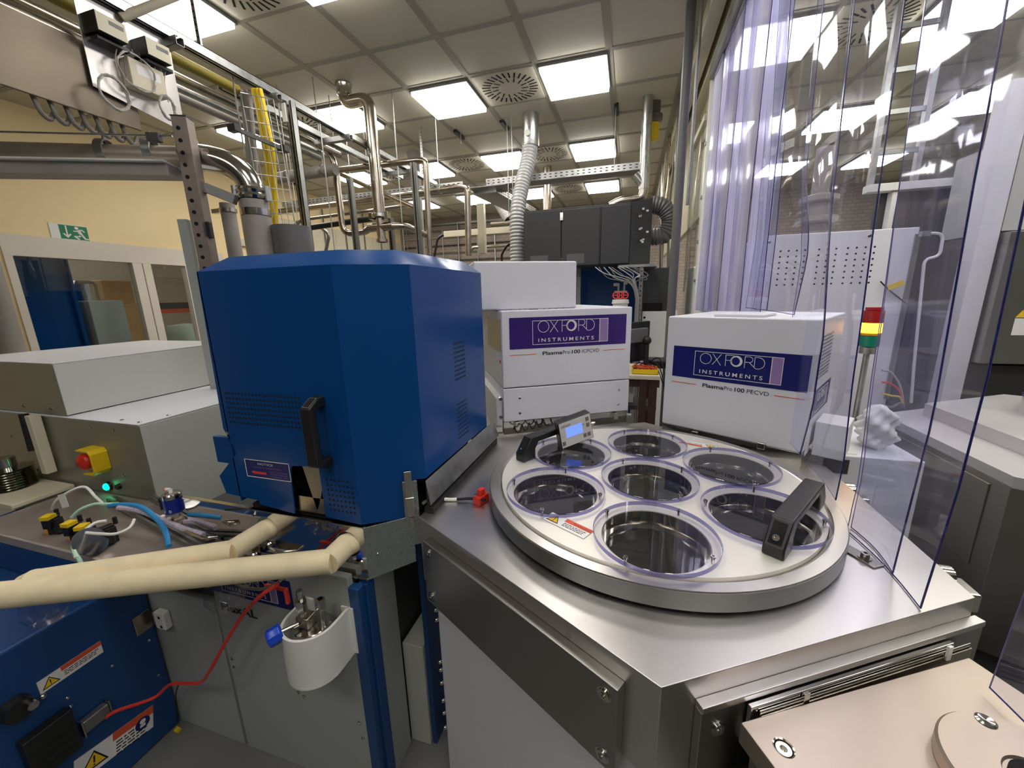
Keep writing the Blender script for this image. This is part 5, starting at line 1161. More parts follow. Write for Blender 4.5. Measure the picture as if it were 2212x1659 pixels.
def coil(u, v, r, n, lab, sq=1.0, rc=.004):
    p = onx(u, v, XI + .08); pts = [V((XI + .07 + .004 * math.sin(i), p.y + (r + .004 * math.sin(i * 1.7)) * math.cos(i * .35), p.z + (r * sq + .004 * math.cos(i * 1.3)) * math.sin(i * .35))) for i in range(int(n * 18))]
    return solo('cable_coil', MB().tube(pts, rc, 6), M_cable, lab, 'cable coil', 'coiled grey cables')
coil(250, 200, .055, 5, 'thick coil of grey cable hanging left of the junction box', sq=1.2)
coil(300, 155, .075, 2, 'large loose loop of thin grey cable over the junction box', rc=.003)
coil(365, 232, .035, 4, 'small coil of cable just above the brown post', sq=1.5)
for i in range(8):
    u = 255 + i * 15; a_ = onx(u, 95 + i * 6, XI + .05); b_ = onx(u + 4, 165 + i * 8, XI + .05)
    solo('signal_cable', MB().tube(catmull([a_, (a_ + b_) / 2 + V((0, random.uniform(-.015, .015), 0)), b_], 5), .0025, 6), random.choice([M_cable, M_cabled]), 'thin cable dropping from the gauge units over the mounting plate', 'cable', 'thin cables on the mounting plate')
tb = onz(330, 10, 3.2); solo('cross_pipe', MB().cyl(ony(262, 38, 1.55), ony(395, -15, 1.75), .018, 16), M_cream, 'cream pipe crossing above the gauge read-outs', 'pipe')
# ---- overhead strut rails
zr = 2.95
xr1 = onz(500, 150, zr).x; xr2 = onz(740, 318, zr - .0).x
st = thing('strut_rail', 'long galvanised strut rail running overhead towards the back wall, upper one', 'strut rail', (xr1, 3, zr), 'overhead strut rails')
part('rail', MB().channel((xr1, 1.0, zr), (xr1, 4.7, zr), .05, .05, .004, up=(0, 0, -1)), M_zinc, st)
st2 = thing('strut_rail', 'galvanised strut rail overhead on the left, lower one', 'strut rail', (xr2, 3, zr), 'overhead strut rails')
part('rail', MB().channel((xr2, 2.2, zr), (xr2, 4.3, zr), .05, .05, .004, up=(0, 0, -1)), M_zinc, st2)
for i, y in enumerate((1.75, 2.35, 3.05, 4.0)):
    solo('cross_bar', MB().channel((xr2 - .05, y, zr - .05), (xr1 + .08, y, zr - .05), .04, .04, .003), M_zincd, 'short cross bar between the overhead rails, %s from the viewer' % ('nearest', 'second', 'third', 'farthest')[i], 'cross bar', 'cross bars of the overhead rails', bevel=.001)
hp = ony(405, 0, 1.6)
for (y, l) in ((onz(418, 118, 2.95).y, 'nearest'), (4.4, 'farther')):
    hgr = thing('strut_hanger', 'perforated steel hanger from the ceiling to the upper rail, %s one' % l, 'hanger', (xr1, y, CZ), 'ceiling hangers')
    part('bar', MB().box(xr1 - .012, xr1 + .012, y - .005, y + .005, zr, CZ), M_zinc, hgr)
    part('perforation', dots(frame((xr1, y - .0052, 0), (1, 0, 0), (0, 0, 1)), [0], [zr + .04 + .03 * i for i in range(15)], .005), M_hole, hgr)
vp = ony(628, 232, 2.4)
vs_ = thing('vertical_strut', 'vertical slotted strut post right of the yellow hoses', 'strut', (vp.x, 2.4, 1.7))
part('post', MB().channel((vp.x, 2.4, 0), (vp.x, 2.4, vp.z + .03), .045, .045, .004, up=(0, -1, 0)), M_zinc, vs_)
part('slots', dots(frame((vp.x, 2.377, 0), (1, 0, 0), (0, 0, 1)), [.0], [vp.z - .06 * i for i in range(14)], .008), M_hole, vs_)
part('end_bracket', MB().box(vp.x - .05, vp.x - .02, 2.37, 2.40, vp.z - .09, vp.z + .02), M_whitep, vs_)
for i, (u0, v0, u1, v1, Y) in enumerate(((502, 165, 524, 335, 1.9), (600, 215, 622, 480, 2.2), (690, 262, 706, 545, 2.6), (1095, 270, 1110, 470, 4.5), (1105, 275, 1113, 450, 4.5), (1330, 260, 1330, 358, 4.6), (1000, 400, 990, 312, 4.7), (866, 445, 872, 545, 3.6))):
    zt_ = 2.93 if i < 3 else CZ - .001
    p0 = onz(u0, v0, 2.93) if i < 3 else ony(u0, v0, Y); Y = p0.y; p1 = ony(u1, v1, Y)
    solo('threaded_rod', MB().cyl((p0.x, Y, zt_), (p0.x, Y, p1.z), .0045, 6), M_zinc, 'thin vertical threaded rod, ' + ('left of the yellow hoses', 'in front of the vertical strut', 'left of the tall stainless pipe', 'left of the corrugated duct', 'just beside the corrugated duct', 'holding the tray over the charcoal rack', 'left end of the perforated tray', 'beside the pipe cross')[i], 'rod', 'threaded rods')
for i, (u, v, Y) in enumerate(((1090, 272, 4.55), (992, 292, 4.6), (1332, 238, 4.6), (635, 398, 3.0))):
    p = onz(u, v, CZ - .02); solo('ceiling_bracket', MB().box(p.x - .02, p.x + .02, p.y - .12, p.y + .12, CZ - .03, CZ), M_black, 'small black strut on the ceiling ' + ('left of the corrugated duct', 'above the left end of the perforated tray', 'between the two right lamps', 'behind the vertical strut')[i], 'ceiling bracket', 'black ceiling brackets')
hb_ = thing('trapeze_bar', 'slim black horizontal bar with end clamps in front of the wire tray', 'bar', tuple(ony(550, 300, 2.0)))
p0, p1 = ony(505, 277, 2.0), ony(612, 322, 2.2)
part('bar', MB().bar(p0, p1, .02, .022), M_plasd, hb_); part('clamp', MB().box(p0.x - .03, p0.x + .03, p0.y - .02, p0.y + .02, p0.z - .02, p0.z + .02).box(p1.x - .03, p1.x + .03, p1.y - .02, p1.y + .02, p1.z - .02, p1.z + .02), M_rack, hb_, bevel=.003)
# yellow hoses in the wire tray
Yh = 2.15
wt = thing('wire_tray', 'vertical wire mesh cable tray holding yellow hoses', 'cable tray', tuple(ony(570, 400, Yh)))
wm = MB()
ta, tb_ = ony(520, 200, Yh), ony(570, 485, Yh); tc2, td = ony(590, 215, Yh), ony(640, 490, Yh)
for i in range(6):
    q = i / 5; wm.tube([ta.lerp(tc2, q), tb_.lerp(td, q)], .0025, 5)
for i in range(11):
    q = i / 10; wm.tube([ta.lerp(tb_, q), tc2.lerp(td, q)], .0025, 5)
part('wires', wm, M_zinc, wt)
for i, (u0, u1, r) in enumerate(((547, 582, .014), (556, 590, .014), (562, 597, .013), (551, 588, .012))):
    P = [ony(u0, 192, Yh + .06), ony(u0 + 10, 240, Yh + .06), ony((u0 + u1) / 2 + 8 + i, 330, Yh + .05), ony(u1 - 2, 420, Yh + .05), ony(u1, 490, Yh + .05)]
    solo('yellow_hose', MB().tube(catmull(P, 6), r, 10), M_yell, 'yellow hose in the vertical wire tray, one of a bundle of four', 'hose', 'yellow hoses in the wire tray')
for i, (u0, u1) in enumerate(((522, 548), (530, 556), (538, 562))):
    P = [ony(u0, 195, Yh + .1), ony((u0 + u1) / 2, 320, Yh + .1), ony(u1, 480, Yh + .1)]
    solo('grey_hose', MB().tube(catmull(P, 8), .013, 10), M_plasg, 'grey-green hose left of the yellow ones, one of three', 'hose', 'grey hoses in the wire tray')
yh = MB(); 
hz_ = onz(440, 175, 3.0)
solo('yellow_hose', MB().tube([(xr1 - .16, 1.3, zr - .02), (xr1 - .15, 2.25, zr - .02)], .03, 14), mat('murky_yellow_hose', (.28, .22, .03), .5), 'thick dull yellow hose lying along the overhead rail', 'hose')
for i, (dx, r, m_) in enumerate(((-.33, .03, M_pipe), (-.45, .022, M_zinc), (-.55, .03, M_plasg))):
    solo('overhead_pipe', MB().tube([(xr1 + dx, 1.2, zr - .03), (xr1 + dx, 3.4, zr - .03)], r, 14), m_, 'straight overhead pipe beside the strut rail, %s from it' % ('first', 'second', 'third')[i], 'pipe', 'straight overhead pipes')
# ---- stainless process pipes
Yp = 3.35
tp_ = thing('stainless_pipe', 'tall thick stainless pipe bending to a ceiling clamp', 'pipe', tuple(ony(820, 400, Yp)))
top_ = onz(742, 185, CZ - .02); P = [top_, V((top_.x, top_.y, CZ - .16))]
b1 = ony(797, 212, Yp); P = [V((top_.x, top_.y, CZ)), V((top_.x, top_.y, onp(750, 222, (top_.x, top_.y), (top_.x + 1, top_.y)).z)), V((b1.x, Yp, b1.z + .0)), V((b1.x, Yp, ony(826, 462, Yp).z))]
part('tube', MB().tube(fillet(P, .10, 8), .052, 24), M_pipe, tp_)
part('ceiling_clamp', MB().lathe([(.05, CZ), (.07, CZ), (.07, CZ - .02), (.06, CZ - .04), (.066, CZ - .09), (.053, CZ - .10)], (top_.x, top_.y, 0), 24), M_steel, tp_)
px = b1.x; zc_ = ony(828, 490, Yp).z; zk = ony(826, 466, Yp).z
part('clamp', MB().lathe([(.055, -.02), (.075, -.015), (.075, .015), (.055, .02)], (px, Yp, zk), 24).box(px - .10, px - .06, Yp - .03, Yp + .03, zk - .03, zk + .03).box(px + .06, px + .10, Yp - .03, Yp + .03, zk - .03, zk + .03), M_steel, tp_, bevel=.003)
part('cross_fitting', MB().cyl((px, Yp, zk - .02), (px, Yp, zc_ - .12), .04, 20).cyl((px - .13, Yp, zc_), (px + .13, Yp, zc_), .038, 20).lathe([(.04, -.015), (.055, -.012), (.055, .012), (.04, .015)], (px, Yp, zc_ - .12), 20), M_pipe, tp_)
def pipe(pts, r, lab, m=M_pipe, fr=.09, name='stainless_pipe', n=16, hang=None):
    if hang is None: return solo(name, MB().tube(fillet(pts, fr, 6), r, n), m, lab, 'pipe')
    t = thing(name, lab, 'pipe', tuple(pts[0])); part('tube', MB().tube(fillet(pts, fr, 6), r, n), m, t)
    a, b = V(pts[0]), V(pts[1])
    for q in hang:
        p = a.lerp(b, q); ax = (b - a).normalized()
        part('hanger', MB().lathe([(r, -.012), (r + .006, -.012), (r + .006, .012), (r, .012)], p, 16, axis=ax).cyl(p + V((0, 0, r)), (p.x, p.y, CZ - .001), .004, 6), M_zinc, t)
    return t
def pys(*q): return [ony(*a) for a in q]
P = pys((580, 225, 3.3), (700, 318, 3.3), (722, 345, 3.3), (742, 506, 3.3), (790, 500, 3.35)); P[2] = V((P[2].x, P[2].y, P[2].z)); P.append(V((px - .12, Yp, zc_)))
pipe(P, .030, 'stainless pipe dropping in a U to the cross fitting')
pipe([V((px + .12, Yp, zc_))] + pys((880, 488, 3.4), (920, 508, 3.6)), .030, 'stainless pipe leaving the cross fitting to the right')
pipe(pys((728, 368, 3.6), (905, 346, 3.6), (920, 348, 3.6), (928, 552, 3.6)), .028, 'stainless pipe running right then down at an elbow behind the tall pipe', hang=(.5,))
pipe(pys((600, 458, 4.2), (995, 404, 4.2), (1010, 408, 4.2), (1012, 552, 4.2)), .034, 'long stainless pipe under the perforated tray with a drop at its right end', hang=(.45, .9))
pipe(pys((735, 375, 3.8), (895, 448, 3.8)), .026, 'oblique stainless pipe sloping down behind the tall pipe', hang=(.4,))
pipe(pys((590, 530, 3.9), (650, 475, 3.9), (800, 455, 4.0), (890, 442, 4.2)), .018, 'slim curved tube below the long stainless pipe', hang=(.9,))
pipe(pys((690, 490, 3.6), (712, 505, 3.6), (703, 545, 3.6)), .016, 'thin grey tube curving down behind the rods', M_zinc)
pipe([onz(1182, 360, CZ - .002), V((onz(1182, 360, CZ).x, onz(1182, 360, CZ).y, ony(1184, 470, onz(1182, 360, CZ).y).z))], .06, 'short thick stainless pipe between the lamps above the charcoal rack', n=20)
pipe(pys((600, 385, 3.2), (725, 366, 3.2)), .048, 'dark grey horizontal duct left of the tall pipe', M_plasg, name='grey_duct', n=20, hang=(.2, .8))
pipe(pys((668, 492, 3.5), (818, 470, 3.5)), .028, 'black horizontal conduit behind the pipes', M_black, name='black_conduit', hang=(.5,))
p0 = onz(895, 330, CZ); solo('grey_riser', MB().cyl((p0.x, p0.y, 1.5), (p0.x, p0.y, CZ - .002), .06, 20).lathe([(.06, CZ), (.10, CZ), (.09, CZ - .10), (.06, CZ - .11)], (p0.x, p0.y, 0), 20), M_plasg, 'thick grey riser with black collar reaching the ceiling', 'pipe')
for i, (u, v0, v1, Y, l) in enumerate(((755, 385, 545, 3.1, 'left of the tall stainless pipe'), (893, 352, 548, 3.2, 'right of the tall stainless pipe'), (843, 470, 545, 3.5, 'below the cross fitting'))):
    p0, p1 = ony(u, v0, Y), ony(u + 10, v1, Y)
    solo('strut_post', MB().channel((p0.x, Y, 0), (p0.x, Y, p0.z), .042, .042, .004, up=(0, -1, 0)), M_zincd, 'vertical strut post ' + l, 'strut')
# perforated trays
def tray(pa, pb, h, lab, w_=.2):
    t = thing('perforated_tray', lab, 'cable tray', tuple(pa)); pa, pb = V(pa), V(pb)
    ex = (pb - pa).normalized(); q = V((0, 0, 1)).cross(ex)
    part('floor', MB().bar(pa + q * w_ / 2, pb + q * w_ / 2, w_, .003), M_zincd, t)
    part('side', MB().bar(pa + V((0, 0, h / 2)), pb + V((0, 0, h / 2)), .003, h), M_galv, t)
    part('side', MB().bar(pa + q * w_ + V((0, 0, h / 2)), pb + q * w_ + V((0, 0, h / 2)), .003, h), M_galv, t)
    F = frame(pa - q * .002, ex, ez=-q); n_ = int((pb - pa).length / .06); mb = MB(F)
    for i in range(n_):
        for j in (.3, .7): mb.box(.02 + i * .06, .045 + i * .06, h * j - .004, h * j + .004, -.0005, .001)
    part('slots', mb, M_hole, t)
    return t
Yt = 4.6
a_, b_ = ony(1050, 403, Yt), ony(1395, 362, Yt); zt_ = (a_.z + b_.z) / 2
tray((a_.x, Yt, zt_), (b_.x, Yt, zt_), .07, 'perforated galvanised cable tray passing over the charcoal rack')
a_, b_ = ony(610, 447, 4.5), ony(1000, 405, 4.5); zt2 = (a_.z + b_.z) / 2
tray((a_.x, 4.5, zt2), (b_.x, 4.5, zt2), .065, 'perforated galvanised cable tray behind the stainless pipes on the left')
a_ = onz(1035, 402, zt_ - .05); b_ = onz(1108, 448, zt_ - .05)
tray((a_.x + .1, Yt + .1, zt_ - .05), (a_.x + .25, Yt + 1.5, zt_ - .05), .07, 'branch of the cable tray turning towards the back wall', .3)
solo('tray_joint', MB().box(a_.x - .2, a_.x + .25, Yt - .02, Yt + .3, zt_ - .012, zt_ - .004), M_zincd, 'flat dark junction plate where the cable trays meet', 'plate')
# corrugated ducts
def corr(pts, r, lab, m=M_corr, pitch=.035, name='corrugated_duct', parent=None):
    P = catmull(pts, 40); L = [0]
    for i in range(1, len(P)): L.append(L[-1] + (P[i] - P[i - 1]).length)
    n_ = int(L[-1] / pitch) * 4; Q = []; k = 0
    for i in range(n_ + 1):
        s = L[-1] * i / n_
        while k < len(L) - 2 and L[k + 1] < s: k += 1
        f = (s - L[k]) / max(1e-6, L[k + 1] - L[k]); Q.append(P[k].lerp(P[k + 1], f))
    mb = MB(); n = 20; T0 = (Q[1] - Q[0]).normalized(); N_ = T0.cross(V((0, 1, .1))).normalized(); vs = []; fs = []
    for i, q in enumerate(Q):
        t = (Q[min(i + 1, n_)] - Q[max(i - 1, 0)]).normalized(); N_ = (N_ - t * N_.dot(t)).normalized(); B = t.cross(N_)
        rr_ = r * (1.0, .94, .86, .94)[i % 4]
        for j in range(n): a = 2 * math.pi * j / n; vs.append(q + (N_ * math.cos(a) + B * math.sin(a)) * rr_)
    for i in range(n_):
        for j in range(n): fs.append((i * n + j, i * n + (j + 1) % n, (i + 1) * n + (j + 1) % n, (i + 1) * n + j))
    mb.add(vs, fs)
    return solo(name, mb, m, lab, 'duct') if parent is None else part('hose', mb, m, parent, sharp=70)
dct = thing('corrugated_duct', 'silver corrugated duct hanging from the ceiling left of the charcoal rack', 'duct', tuple(ony(1146, 300, 4.0)))
c0 = onz(1146, 248, CZ - .005)
Yd = c0.y
corr([ony(1146, 308, Yd), ony(1140, 350, Yd - .05), ony(1128, 400, Yd - .15), ony(1118, 460, Yd - .25), ony(1118, 560, Yd - .3), ony(1120, 600, Yd - .3)], .083, '', parent=dct)
part('spigot', MB().lathe([(.088, 0), (.088, -.30), (.085, -.31)], (c0.x, c0.y, CZ), 32), M_galv, dct)
part('valve_cap', MB().lathe([(0, .03), (.03, .028), (.03, 0)], ony(1140, 288, Yd - .085), 20, axis=(0, -1, 0)), M_whitep, dct)
corr([ony(1062, 405, 6.4), ony(1078, 440, 6.4), ony(1100, 475, 6.3)], .085, 'short corrugated duct sloping behind the cable tray')
corr([ony(1403, 442, 4.3), ony(1432, 448, 4.3), ony(1448, 475, 4.3), ony(1435, 507, 4.3), ony(1405, 512, 4.3)], .085, 'dark corrugated hose looping right of the charcoal rack', M_plasd, .03)
pr_ = thing('vent_stack', 'zinc vent stack rising to the ceiling right of the lamps', 'pipe', tuple(ony(1398, 300, 4.35)))
c0 = onz(1400, 210, CZ - .005); Ys = c0.y
part('tube', MB().cyl((c0.x, Ys, CZ), (c0.x, Ys, ony(1397, 408, Ys).z), .05, 24), M_galv, pr_)
part('lower_bend', MB().tube(fillet([V((c0.x, Ys, ony(1397, 395, Ys).z)), V((c0.x - .0, Ys, ony(1395, 428, Ys).z)), ony(1340, 434, Ys), ony(1318, 446, Ys)], .12), .045, 20), M_pipe, pr_)
part('branch', MB().cyl(ony(1372, 378, Ys), V((c0.x, Ys, ony(1396, 400, Ys).z)), .045, 18), M_galv, pr_)
bc = onz(1414, 226, CZ - .02)
be = thing('alarm_beacon', 'yellow and dark grey cylinder hanging from the ceiling beside the vent stack', 'beacon', tuple(bc))
part('dark_body', MB().lathe([(0, CZ), (.06, CZ), (.06, CZ - .10), (.085, CZ - .12), (.085, CZ - .17), (.05, CZ - .19)], (bc.x, bc.y, 0), 24), M_plasd, be)
part('yellow_body', MB().lathe([(.055, CZ - .19), (.055, CZ - .34), (0, CZ - .35)], (bc.x, bc.y, 0), 24), M_yell, be)

# ================================================================== charcoal rack box and things round it
Yr = 4.0
TLr, BRr = ony(1130, 452, Yr), ony(1359, 571, Yr)
x0, x1, z0, z1 = TLr.x, BRr.x, BRr.z - .0, ony(1250, 446, Yr).z
rb_ = thing('charcoal_rack', 'charcoal electronics box with three doors above the left white module', 'electrical box', (x0, Yr, z0))
part('body', MB().box(x0, x1, Yr + .01, Yr + .6, z0, z1), M_rack, rb_, bevel=.004)
xa, xb, xc_ = ony(1213, 500, Yr).x, ony(1297, 500, Yr).x, x1
for i, (p, q) in enumerate(((x0 + .02, xa - .004), (xa + .004, xb - .006), (xb + .006, xc_ - .004))):
    d = part('door', MB().box(p, q, Yr - .015, Yr + .01, z0 + .01, z1 - .02), M_rack, rb_, bevel=.004)
    if i < 2: part('label_pocket', MB().box(p + .05, p + (.23 if i == 0 else .22), Yr - .017, Yr - .0145, z0 + .03, z0 + .12), M_plasd, d)
for z in (z1 - .10, z0 + .03): part('latch', MB().box(xa - .012, xa + .020, Yr - .03, Yr - .012, z - .02, z + .055), M_steel, rb_, bevel=.003)
part('hinge', MB().box(xb - .006, xb + .006, Yr - .018, Yr, z0 + .02, z1 - .03), M_black, rb_)
part('open_door', MB().add([(x1, Yr, z0), (x1 + .19, Yr + .16, z0 - .0), (x1 + .19, Yr + .16, z1 + .05), (x1, Yr, z1)], [(0, 1, 2, 3)]).add([(x1 + .002, Yr + .02, z0), (x1 + .19, Yr + .18, z0), (x1 + .19, Yr + .18, z1 + .05), (x1 + .002, Yr + .02, z1)], [(3, 2, 1, 0)]), M_rack, rb_)
cm = MB()
for i in range(10):
    x = x1 + .05 + .1 * random.random(); z = z0 + .05 + (z1 - z0 - .1) * random.random(); cm.box(x, x + .02, Yr + .03, Yr + .05, z, z + .015)
part('connectors', cm, M_whitep, rb_)
part('shelf', MB().box(x1 - .1, x1 + .25, Yr - .02, Yr + .6, z0 - .03, z0 - .005), M_zinc, rb_, bevel=.002)
ps = ony(1385, 600, Yr)
sp_ = thing('slotted_post', 'vertical slotted steel post carrying the charcoal rack', 'post', (ps.x, Yr, 0))
part('post', MB().box(ps.x - .018, ps.x + .018, Yr, Yr + .04, 0, z0 - .03), M_galv, sp_)
part('perforation', dots(frame((ps.x, Yr - .0005, 0), (1, 0, 0), (0, 0, 1)), [0], [1.35 + .045 * i for i in range(11)], .007), M_hole, sp_)
for i, x in enumerate((x0 + .05, x0 + .5)): solo('rack_leg', MB().box(x, x + .04, Yr + .3, Yr + .34, 0, z0), M_zincd, 'hidden support leg of the charcoal rack, %s' % ('left', 'right')[i], 'leg', 'rack legs')
lm = thing('cable_loom', 'bundle of grey cables fanning down beside the slotted post', 'cables', tuple(ony(1375, 640, 3.9)))
for i in range(12):
    u0 = 1285 + i * 8 + random.uniform(-12, 12); P = [ony(u0, 577, 3.92), ony(u0 + 20 + i, 590 + random.uniform(0, 18), 3.9), ony(1358 + i * 1.5, 606 + random.uniform(-4, 8), 3.9), ony(1372 + i * .8, 640, 3.9), ony(1371 + i * .8, 690, 3.9), V((ony(1371 + i * .8, 690, 3.9).x, 3.9, .05))]
    part('cable', MB().tube(catmull(P, 6), .005, 6), random.choice([M_cable, M_zinc, M_cabled]), lm)
q0, q1 = ony(1262, 578, 4.7), ony(1388, 668, 4.7)
solo('blue_back_cabinet', MB().box(q0.x - .3, ony(1389, 580, 4.4).x - .01, 4.7, 5.2, 0, q0.z), M_blue, 'dark blue cabinet seen below the charcoal rack', 'cabinet', bevel=.008)
q0, q1 = ony(1389, 580, 4.4), ony(1456, 690, 4.4)
ck = thing('charcoal_cabinet', 'charcoal cabinet left of the glazed partition', 'cabinet', (q0.x, 4.4, 0))
part('body', MB().box(q0.x, q1.x, 4.4, 4.9, 0, q0.z), M_rack, ck, bevel=.004)
n0, n1 = ony(1389, 655, 4.395), ony(1430, 672, 4.395); part('vent_recess', MB().box(n0.x, n1.x, 4.39, 4.4, n1.z, n0.z), M_hole, ck)
q0, q1 = ony(1388, 673, 4.1), ony(1443, 900, 4.1)
wb = thing('white_board_panel', 'plain white panel standing behind the monitor', 'panel', (q0.x, 4.1, 0))
part('sheet', MB().box(q0.x, q1.x + .02, 4.1, 4.14, 0, q0.z), M_whitep, wb, bevel=.004); p = ony(1392, 686, 4.098); part('screw', MB().lathe([(0, .004), (.01, .003), (.012, 0)], p, 12, axis=(0, -1, 0)), M_hole, wb)
# monitor seen from the side/back
Ym = 3.0
mn = thing('monitor', 'black computer monitor on an arm stand, seen from behind between the white modules', 'monitor', tuple(ony(1385, 760, Ym)))
m0, m1, m2, m3 = ony(1352, 698, Ym - .15), ony(1405, 693, Ym), ony(1398, 770, Ym), ony(1352, 785, Ym - .15)
ex = (m1 - m0).normalized(); F = frame(m0, ex, (0, 0, 1)); L = (m1 - m0).length; Hm = m0.z - m3.z
part('panel', MB(F).box(-.02, L, -Hm, 0, -.03, .0), M_black, mn, bevel=.004)
part('rear_bulge', MB(F).box(.0, L * .8, -Hm * .5, -Hm * .15, .0, .035), M_plasd, mn, bevel=.008)
s0_, s1_ = ony(1397, 735, Ym - .06), ony(1397, 795, Ym - .06)
part('stand_column', MB().cyl((s0_.x, Ym - .08, s1_.z), (s0_.x, Ym - .08, s0_.z), .018, 14).sphere((s0_.x, Ym - .08, s0_.z), .032, 8), M_black, mn)
zt3 = s1_.z
part('foot', MB().box(s0_.x - .08, s0_.x + .06, Ym - .16, Ym + .02, zt3 - .005, zt3 + .01), M_black, mn, bevel=.004)
# table
tbz = ony(1395, 808, 2.85).z
tb = thing('work_table', 'cream topped table with dark brown frame between the white modules', 'table', tuple((.72, 3, 0)))
xl, xr_ = ony(1330, 812, 2.8).x, ony(1425, 800, 2.8).x
zt3 = min(zt3, tbz + .02)
part('top', MB().box(xl - .3, xr_, 2.72, 3.2, zt3 - .035, zt3 - .006), M_cream, tb, bevel=.004)
for (x, y) in ((ony(1388, 850, 2.75).x, 2.75), (xr_ - .04, 2.75), (xr_ - .04, 3.15), (xl - .28, 3.15)): part('leg', MB().box(x - .025, x + .025, y - .02, y + .03, 0, zt3 - .035), M_wood, tb, bevel=.002)
part('rail', MB().box(xl - .3, xr_, 2.74, 2.77, zt3 - .09, zt3 - .035), M_wood, tb); part('lower_shelf', MB().box(xl - .3, xr_, 2.9, 3.15, zt3 - .30, zt3 - .27), M_plasd, tb)
for i, (z, l) in enumerate(((-.22, 'upper'), (-.55, 'lower'))):
    solo('instrument_box', MB().box(xl - .2, ony(1378, 850, 2.8).x - .03, 2.80, 3.2, zt3 + z, zt3 + z + .13), M_grey, 'grey instrument box under the cream table, %s one' % l, 'box', 'boxes under the table', bevel=.004)
yp = ony(1395, 799, 2.78)
yt = thing('yellow_tray', 'yellow tray full of small red and black parts on the cream table', 'tray', tuple(yp))
yb = zt3 - .006
part('tray', MB().box(yp.x - .09, yp.x + .08, 2.76, 2.92, yb, yb + .006).box(yp.x - .09, yp.x + .08, 2.76, 2.765, yb, yb + .035).box(yp.x - .09, yp.x + .08, 2.915, 2.92, yb, yb + .035).box(yp.x - .09, yp.x - .085, 2.76, 2.92, yb, yb + .035).box(yp.x + .075, yp.x + .08, 2.76, 2.92, yb, yb + .035), M_yell, yt, bevel=.002)
sm = MB()
for i in range(40):
    x, y = yp.x + random.uniform(-.075, .065), random.uniform(2.775, 2.905); P = [(x, y, yb + .03), (x + random.uniform(-.02, .02), y + random.uniform(-.02, .02), yb + .05), (x + random.uniform(-.03, .03), y, yb + .035)]
    sm.tube(P, .003, 5)
o_ = part('small_parts', sm, M_redink, yt); o_['kind'] = 'stuff'
kb = thing('black_device', 'black device with tangled leads on the far end of the cream table', 'device', tuple(ony(1418, 775, 3.1)))
kp = ony(1416, 780, 3.1); part('case', MB().box(kp.x - .08, kp.x + .07, 3.0, 3.2, zt3 - .006, zt3 + .05), M_black, kb, bevel=.006)
for i in range(6):
    P = [(kp.x - .15 + .04 * i, 3.0, zt3 + .02), (kp.x - .1 + .05 * i, 2.9, zt3 + .05 + .02 * (i % 3)), (kp.x + .02 * i, 2.85, zt3 + .01), (kp.x + .06 + .01 * i, 2.78, zt3 - .2 - .05 * i), (kp.x + .05, 2.76, zt3 - .5)]
    part('lead', MB().tube(catmull(P, 6), .004, 6), M_rubber, kb)
# red valve manifold on a white pot
vp_ = ony(1340, 655, 3.45)
vpz = vp_.z
rv = thing('valve_manifold', 'red hand valve manifold on a white pot above the left white module', 'valve', tuple(vp_))
part('pot', MB().lathe([(0, -.30), (.06, -.30), (.06, -.01), (.07, .0), (.065, .03), (0, .035)], vp_, 28), M_whitep, rv)
for dx in (-.035, .0, .035): part('red_handwheel', MB().lathe([(.022, -.006), (.030, -.006), (.030, .006), (.022, .006)], vp_ + V((dx, -.03, .065)), 16, axis=(0, -1, .2), closed=True).box(vp_.x + dx - .028, vp_.x + dx + .028, vp_.y - .035, vp_.y - .025, vpz + .06, vpz + .07), M_red, rv)
part('fittings', MB().cyl(vp_ + V((-.05, 0, .09)), vp_ + V((.05, 0, .09)), .012, 10).cyl(vp_ + V((-.02, 0, .09)), vp_ + V((-.02, 0, .16)), .008, 8).cyl(vp_ + V((.025, 0, .09)), vp_ + V((.03, 0, .17)), .008, 8).box(vp_.x - .06, vp_.x - .02, vp_.y - .01, vp_.y + .01, vpz + .14, vpz + .165).box(vp_.x + .02, vp_.x + .05, vp_.y - .015, vp_.y + .01, vpz + .15, vpz + .185), M_cabled, rv)
solo('pot_stand', MB().box(vp_.x - .1, vp_.x + .1, vp_.y - .08, vp_.y + .1, 0, vpz - .302), M_grey, 'grey stand below the white valve pot, hidden behind the white module', 'stand')
# cream trunking and pipes near the back wall
Yb = 8.6
def bx(u0, v0, u1, v1, Y, d, m_, name, lab, cat, bev=.004):
    a, b = ony(u0, v0, Y), ony(u1, v1, Y); return solo(name, MB().box(a.x, b.x, Y, Y + d, b.z, a.z), m_, lab, cat, bevel=bev)
bx(1029, 440, 1048, 547, 5.5, .08, M_cream, 'vertical_trunking', 'cream vertical trunking left of the corrugated duct', 'trunking')
a_, b_ = ony(958, 505, 6.0), ony(1110, 493, 6.0); zz_ = (a_.z + b_.z) / 2
solo('horizontal_trunking', MB().box(a_.x, b_.x, 6.0, 6.08, zz_ - .055, zz_ + .035), M_cream, 'cream horizontal trunking behind the vertical one', 'trunking', bevel=.004)
pipe(pys((1062, 484, 6.3), (1108, 480, 6.3)), .05, 'short thick steel pipe behind the corrugated duct near the wall', n=20)
pipe(pys((1015, 548, 5.8), (1020, 535, 5.8), (1108, 530, 5.8)), .022, 'thin steel pipe low behind the cream trunking')
pipe(pys((958, 507, 6.0), (945, 515, 6.0), (938, 555, 6.0)), .018, 'black cable bend at the left end of the cream trunking', M_black, name='black_cable')
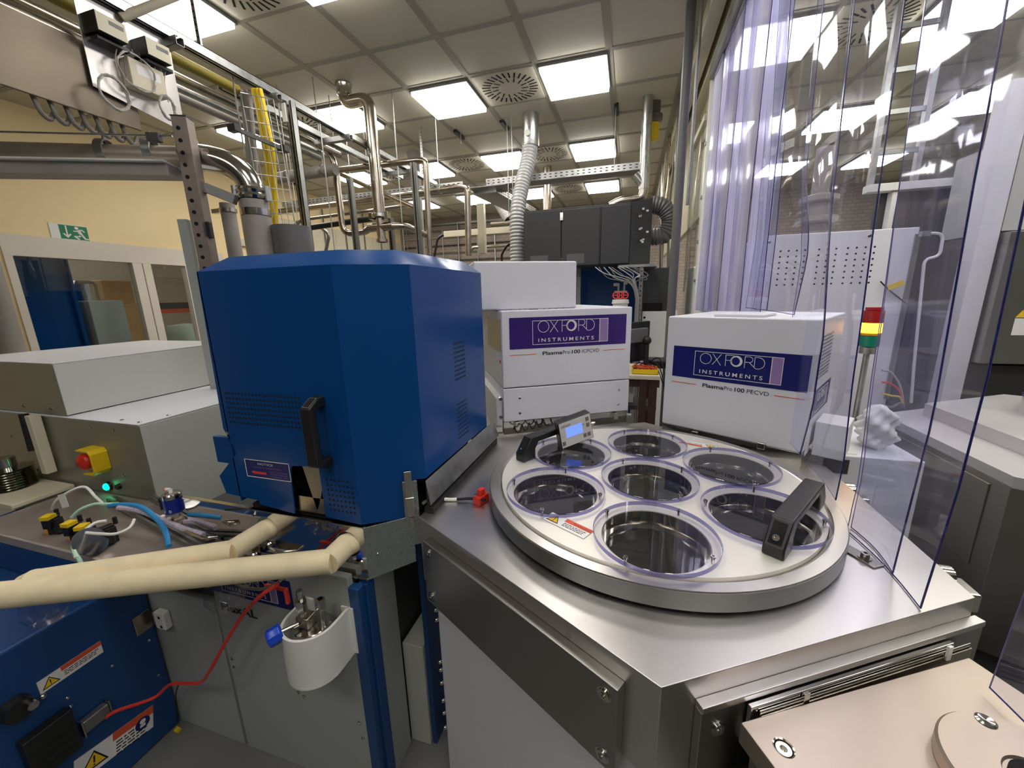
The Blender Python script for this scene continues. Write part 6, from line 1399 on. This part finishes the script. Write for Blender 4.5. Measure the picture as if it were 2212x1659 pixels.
pipe(pys((1112, 520, 5.6), (1095, 530, 5.6), (1083, 550, 5.6), (1085, 570, 5.6)), .016, 'black hose arching beside the corrugated duct', M_black, name='black_hose')
wc_ = thing('wall_conduits', 'grid of thin conduits and cables fixed to the brick back wall', 'conduits', (-3, YF - .05, 2))
for i in range(9):
    z = 1.9 + .16 * i + random.uniform(-.03, .03); part('conduit', MB().cyl((-5.5, YF - .05, z), (.3, YF - .05, z + random.uniform(-.04, .04)), random.choice([.008, .012, .02]), 8), random.choice([M_cabled, M_zincd, M_cable, M_black]), wc_)
for i in range(12):
    x = -5.3 + .45 * i + random.uniform(-.1, .1); part('riser', MB().cyl((x, YF - .09, 1.2), (x, YF - .09, random.uniform(2.8, 3.44)), random.choice([.01, .014, .02]), 8), random.choice([M_zincd, M_zinc, M_cable]), wc_)
solo('wall_ledge', MB().box(-5.6, .4, YF - .12, YF - .001, 3.30, 3.34), M_zincd, 'long dark ledge just under the ceiling on the back wall', 'ledge')
t_ = thing('wall_pipe_rail', 'horizontal cream pipe rail along the left cream wall', 'rail', (XL, 6, 2.6))
part('rail', MB().box(XL, XL + .06, 4.6, 9.1, 2.42, 2.52), M_cream, t_, bevel=.004)
for i in range(4):
    y = 6.5 + i * .6; part('cable', MB().cyl((XL + .03, y, 1.2), (XL + .03, y, 3.4), .012, 8), M_cabled, t_)
# vertical cream column by the pipes (seen between grey pipes)
solo('cream_column', MB().box(onb(507, 450, .55).x, onb(527, 450, .55).x, 2.0, 2.12, 1.2, 2.3), M_cream, 'cream vertical trunking between the two grey vertical pipes', 'trunking', bevel=.004)
# pale green tank seen through the clear partition strip
g0, g1 = ony(1467, 577, 4.25), ony(1499, 672, 4.25)
solo('pale_green_tank', MB().box(.57, .75, 4.25, 4.5, 0, g0.z), M_greyd, 'pale green-grey tank seen through the clear partition strip', 'tank', bevel=.02)

# grey duct at the left edge in front of the yellow wall
gd_ = ony(15, 700, 1.9)
solo('grey_column', MB().cyl((gd_.x - .03, 1.9, 0), (gd_.x - .03, 1.9, ony(5, 560, 1.9).z), .075, 24), M_plasg, 'grey vertical duct at the far left edge beside the window', 'duct')
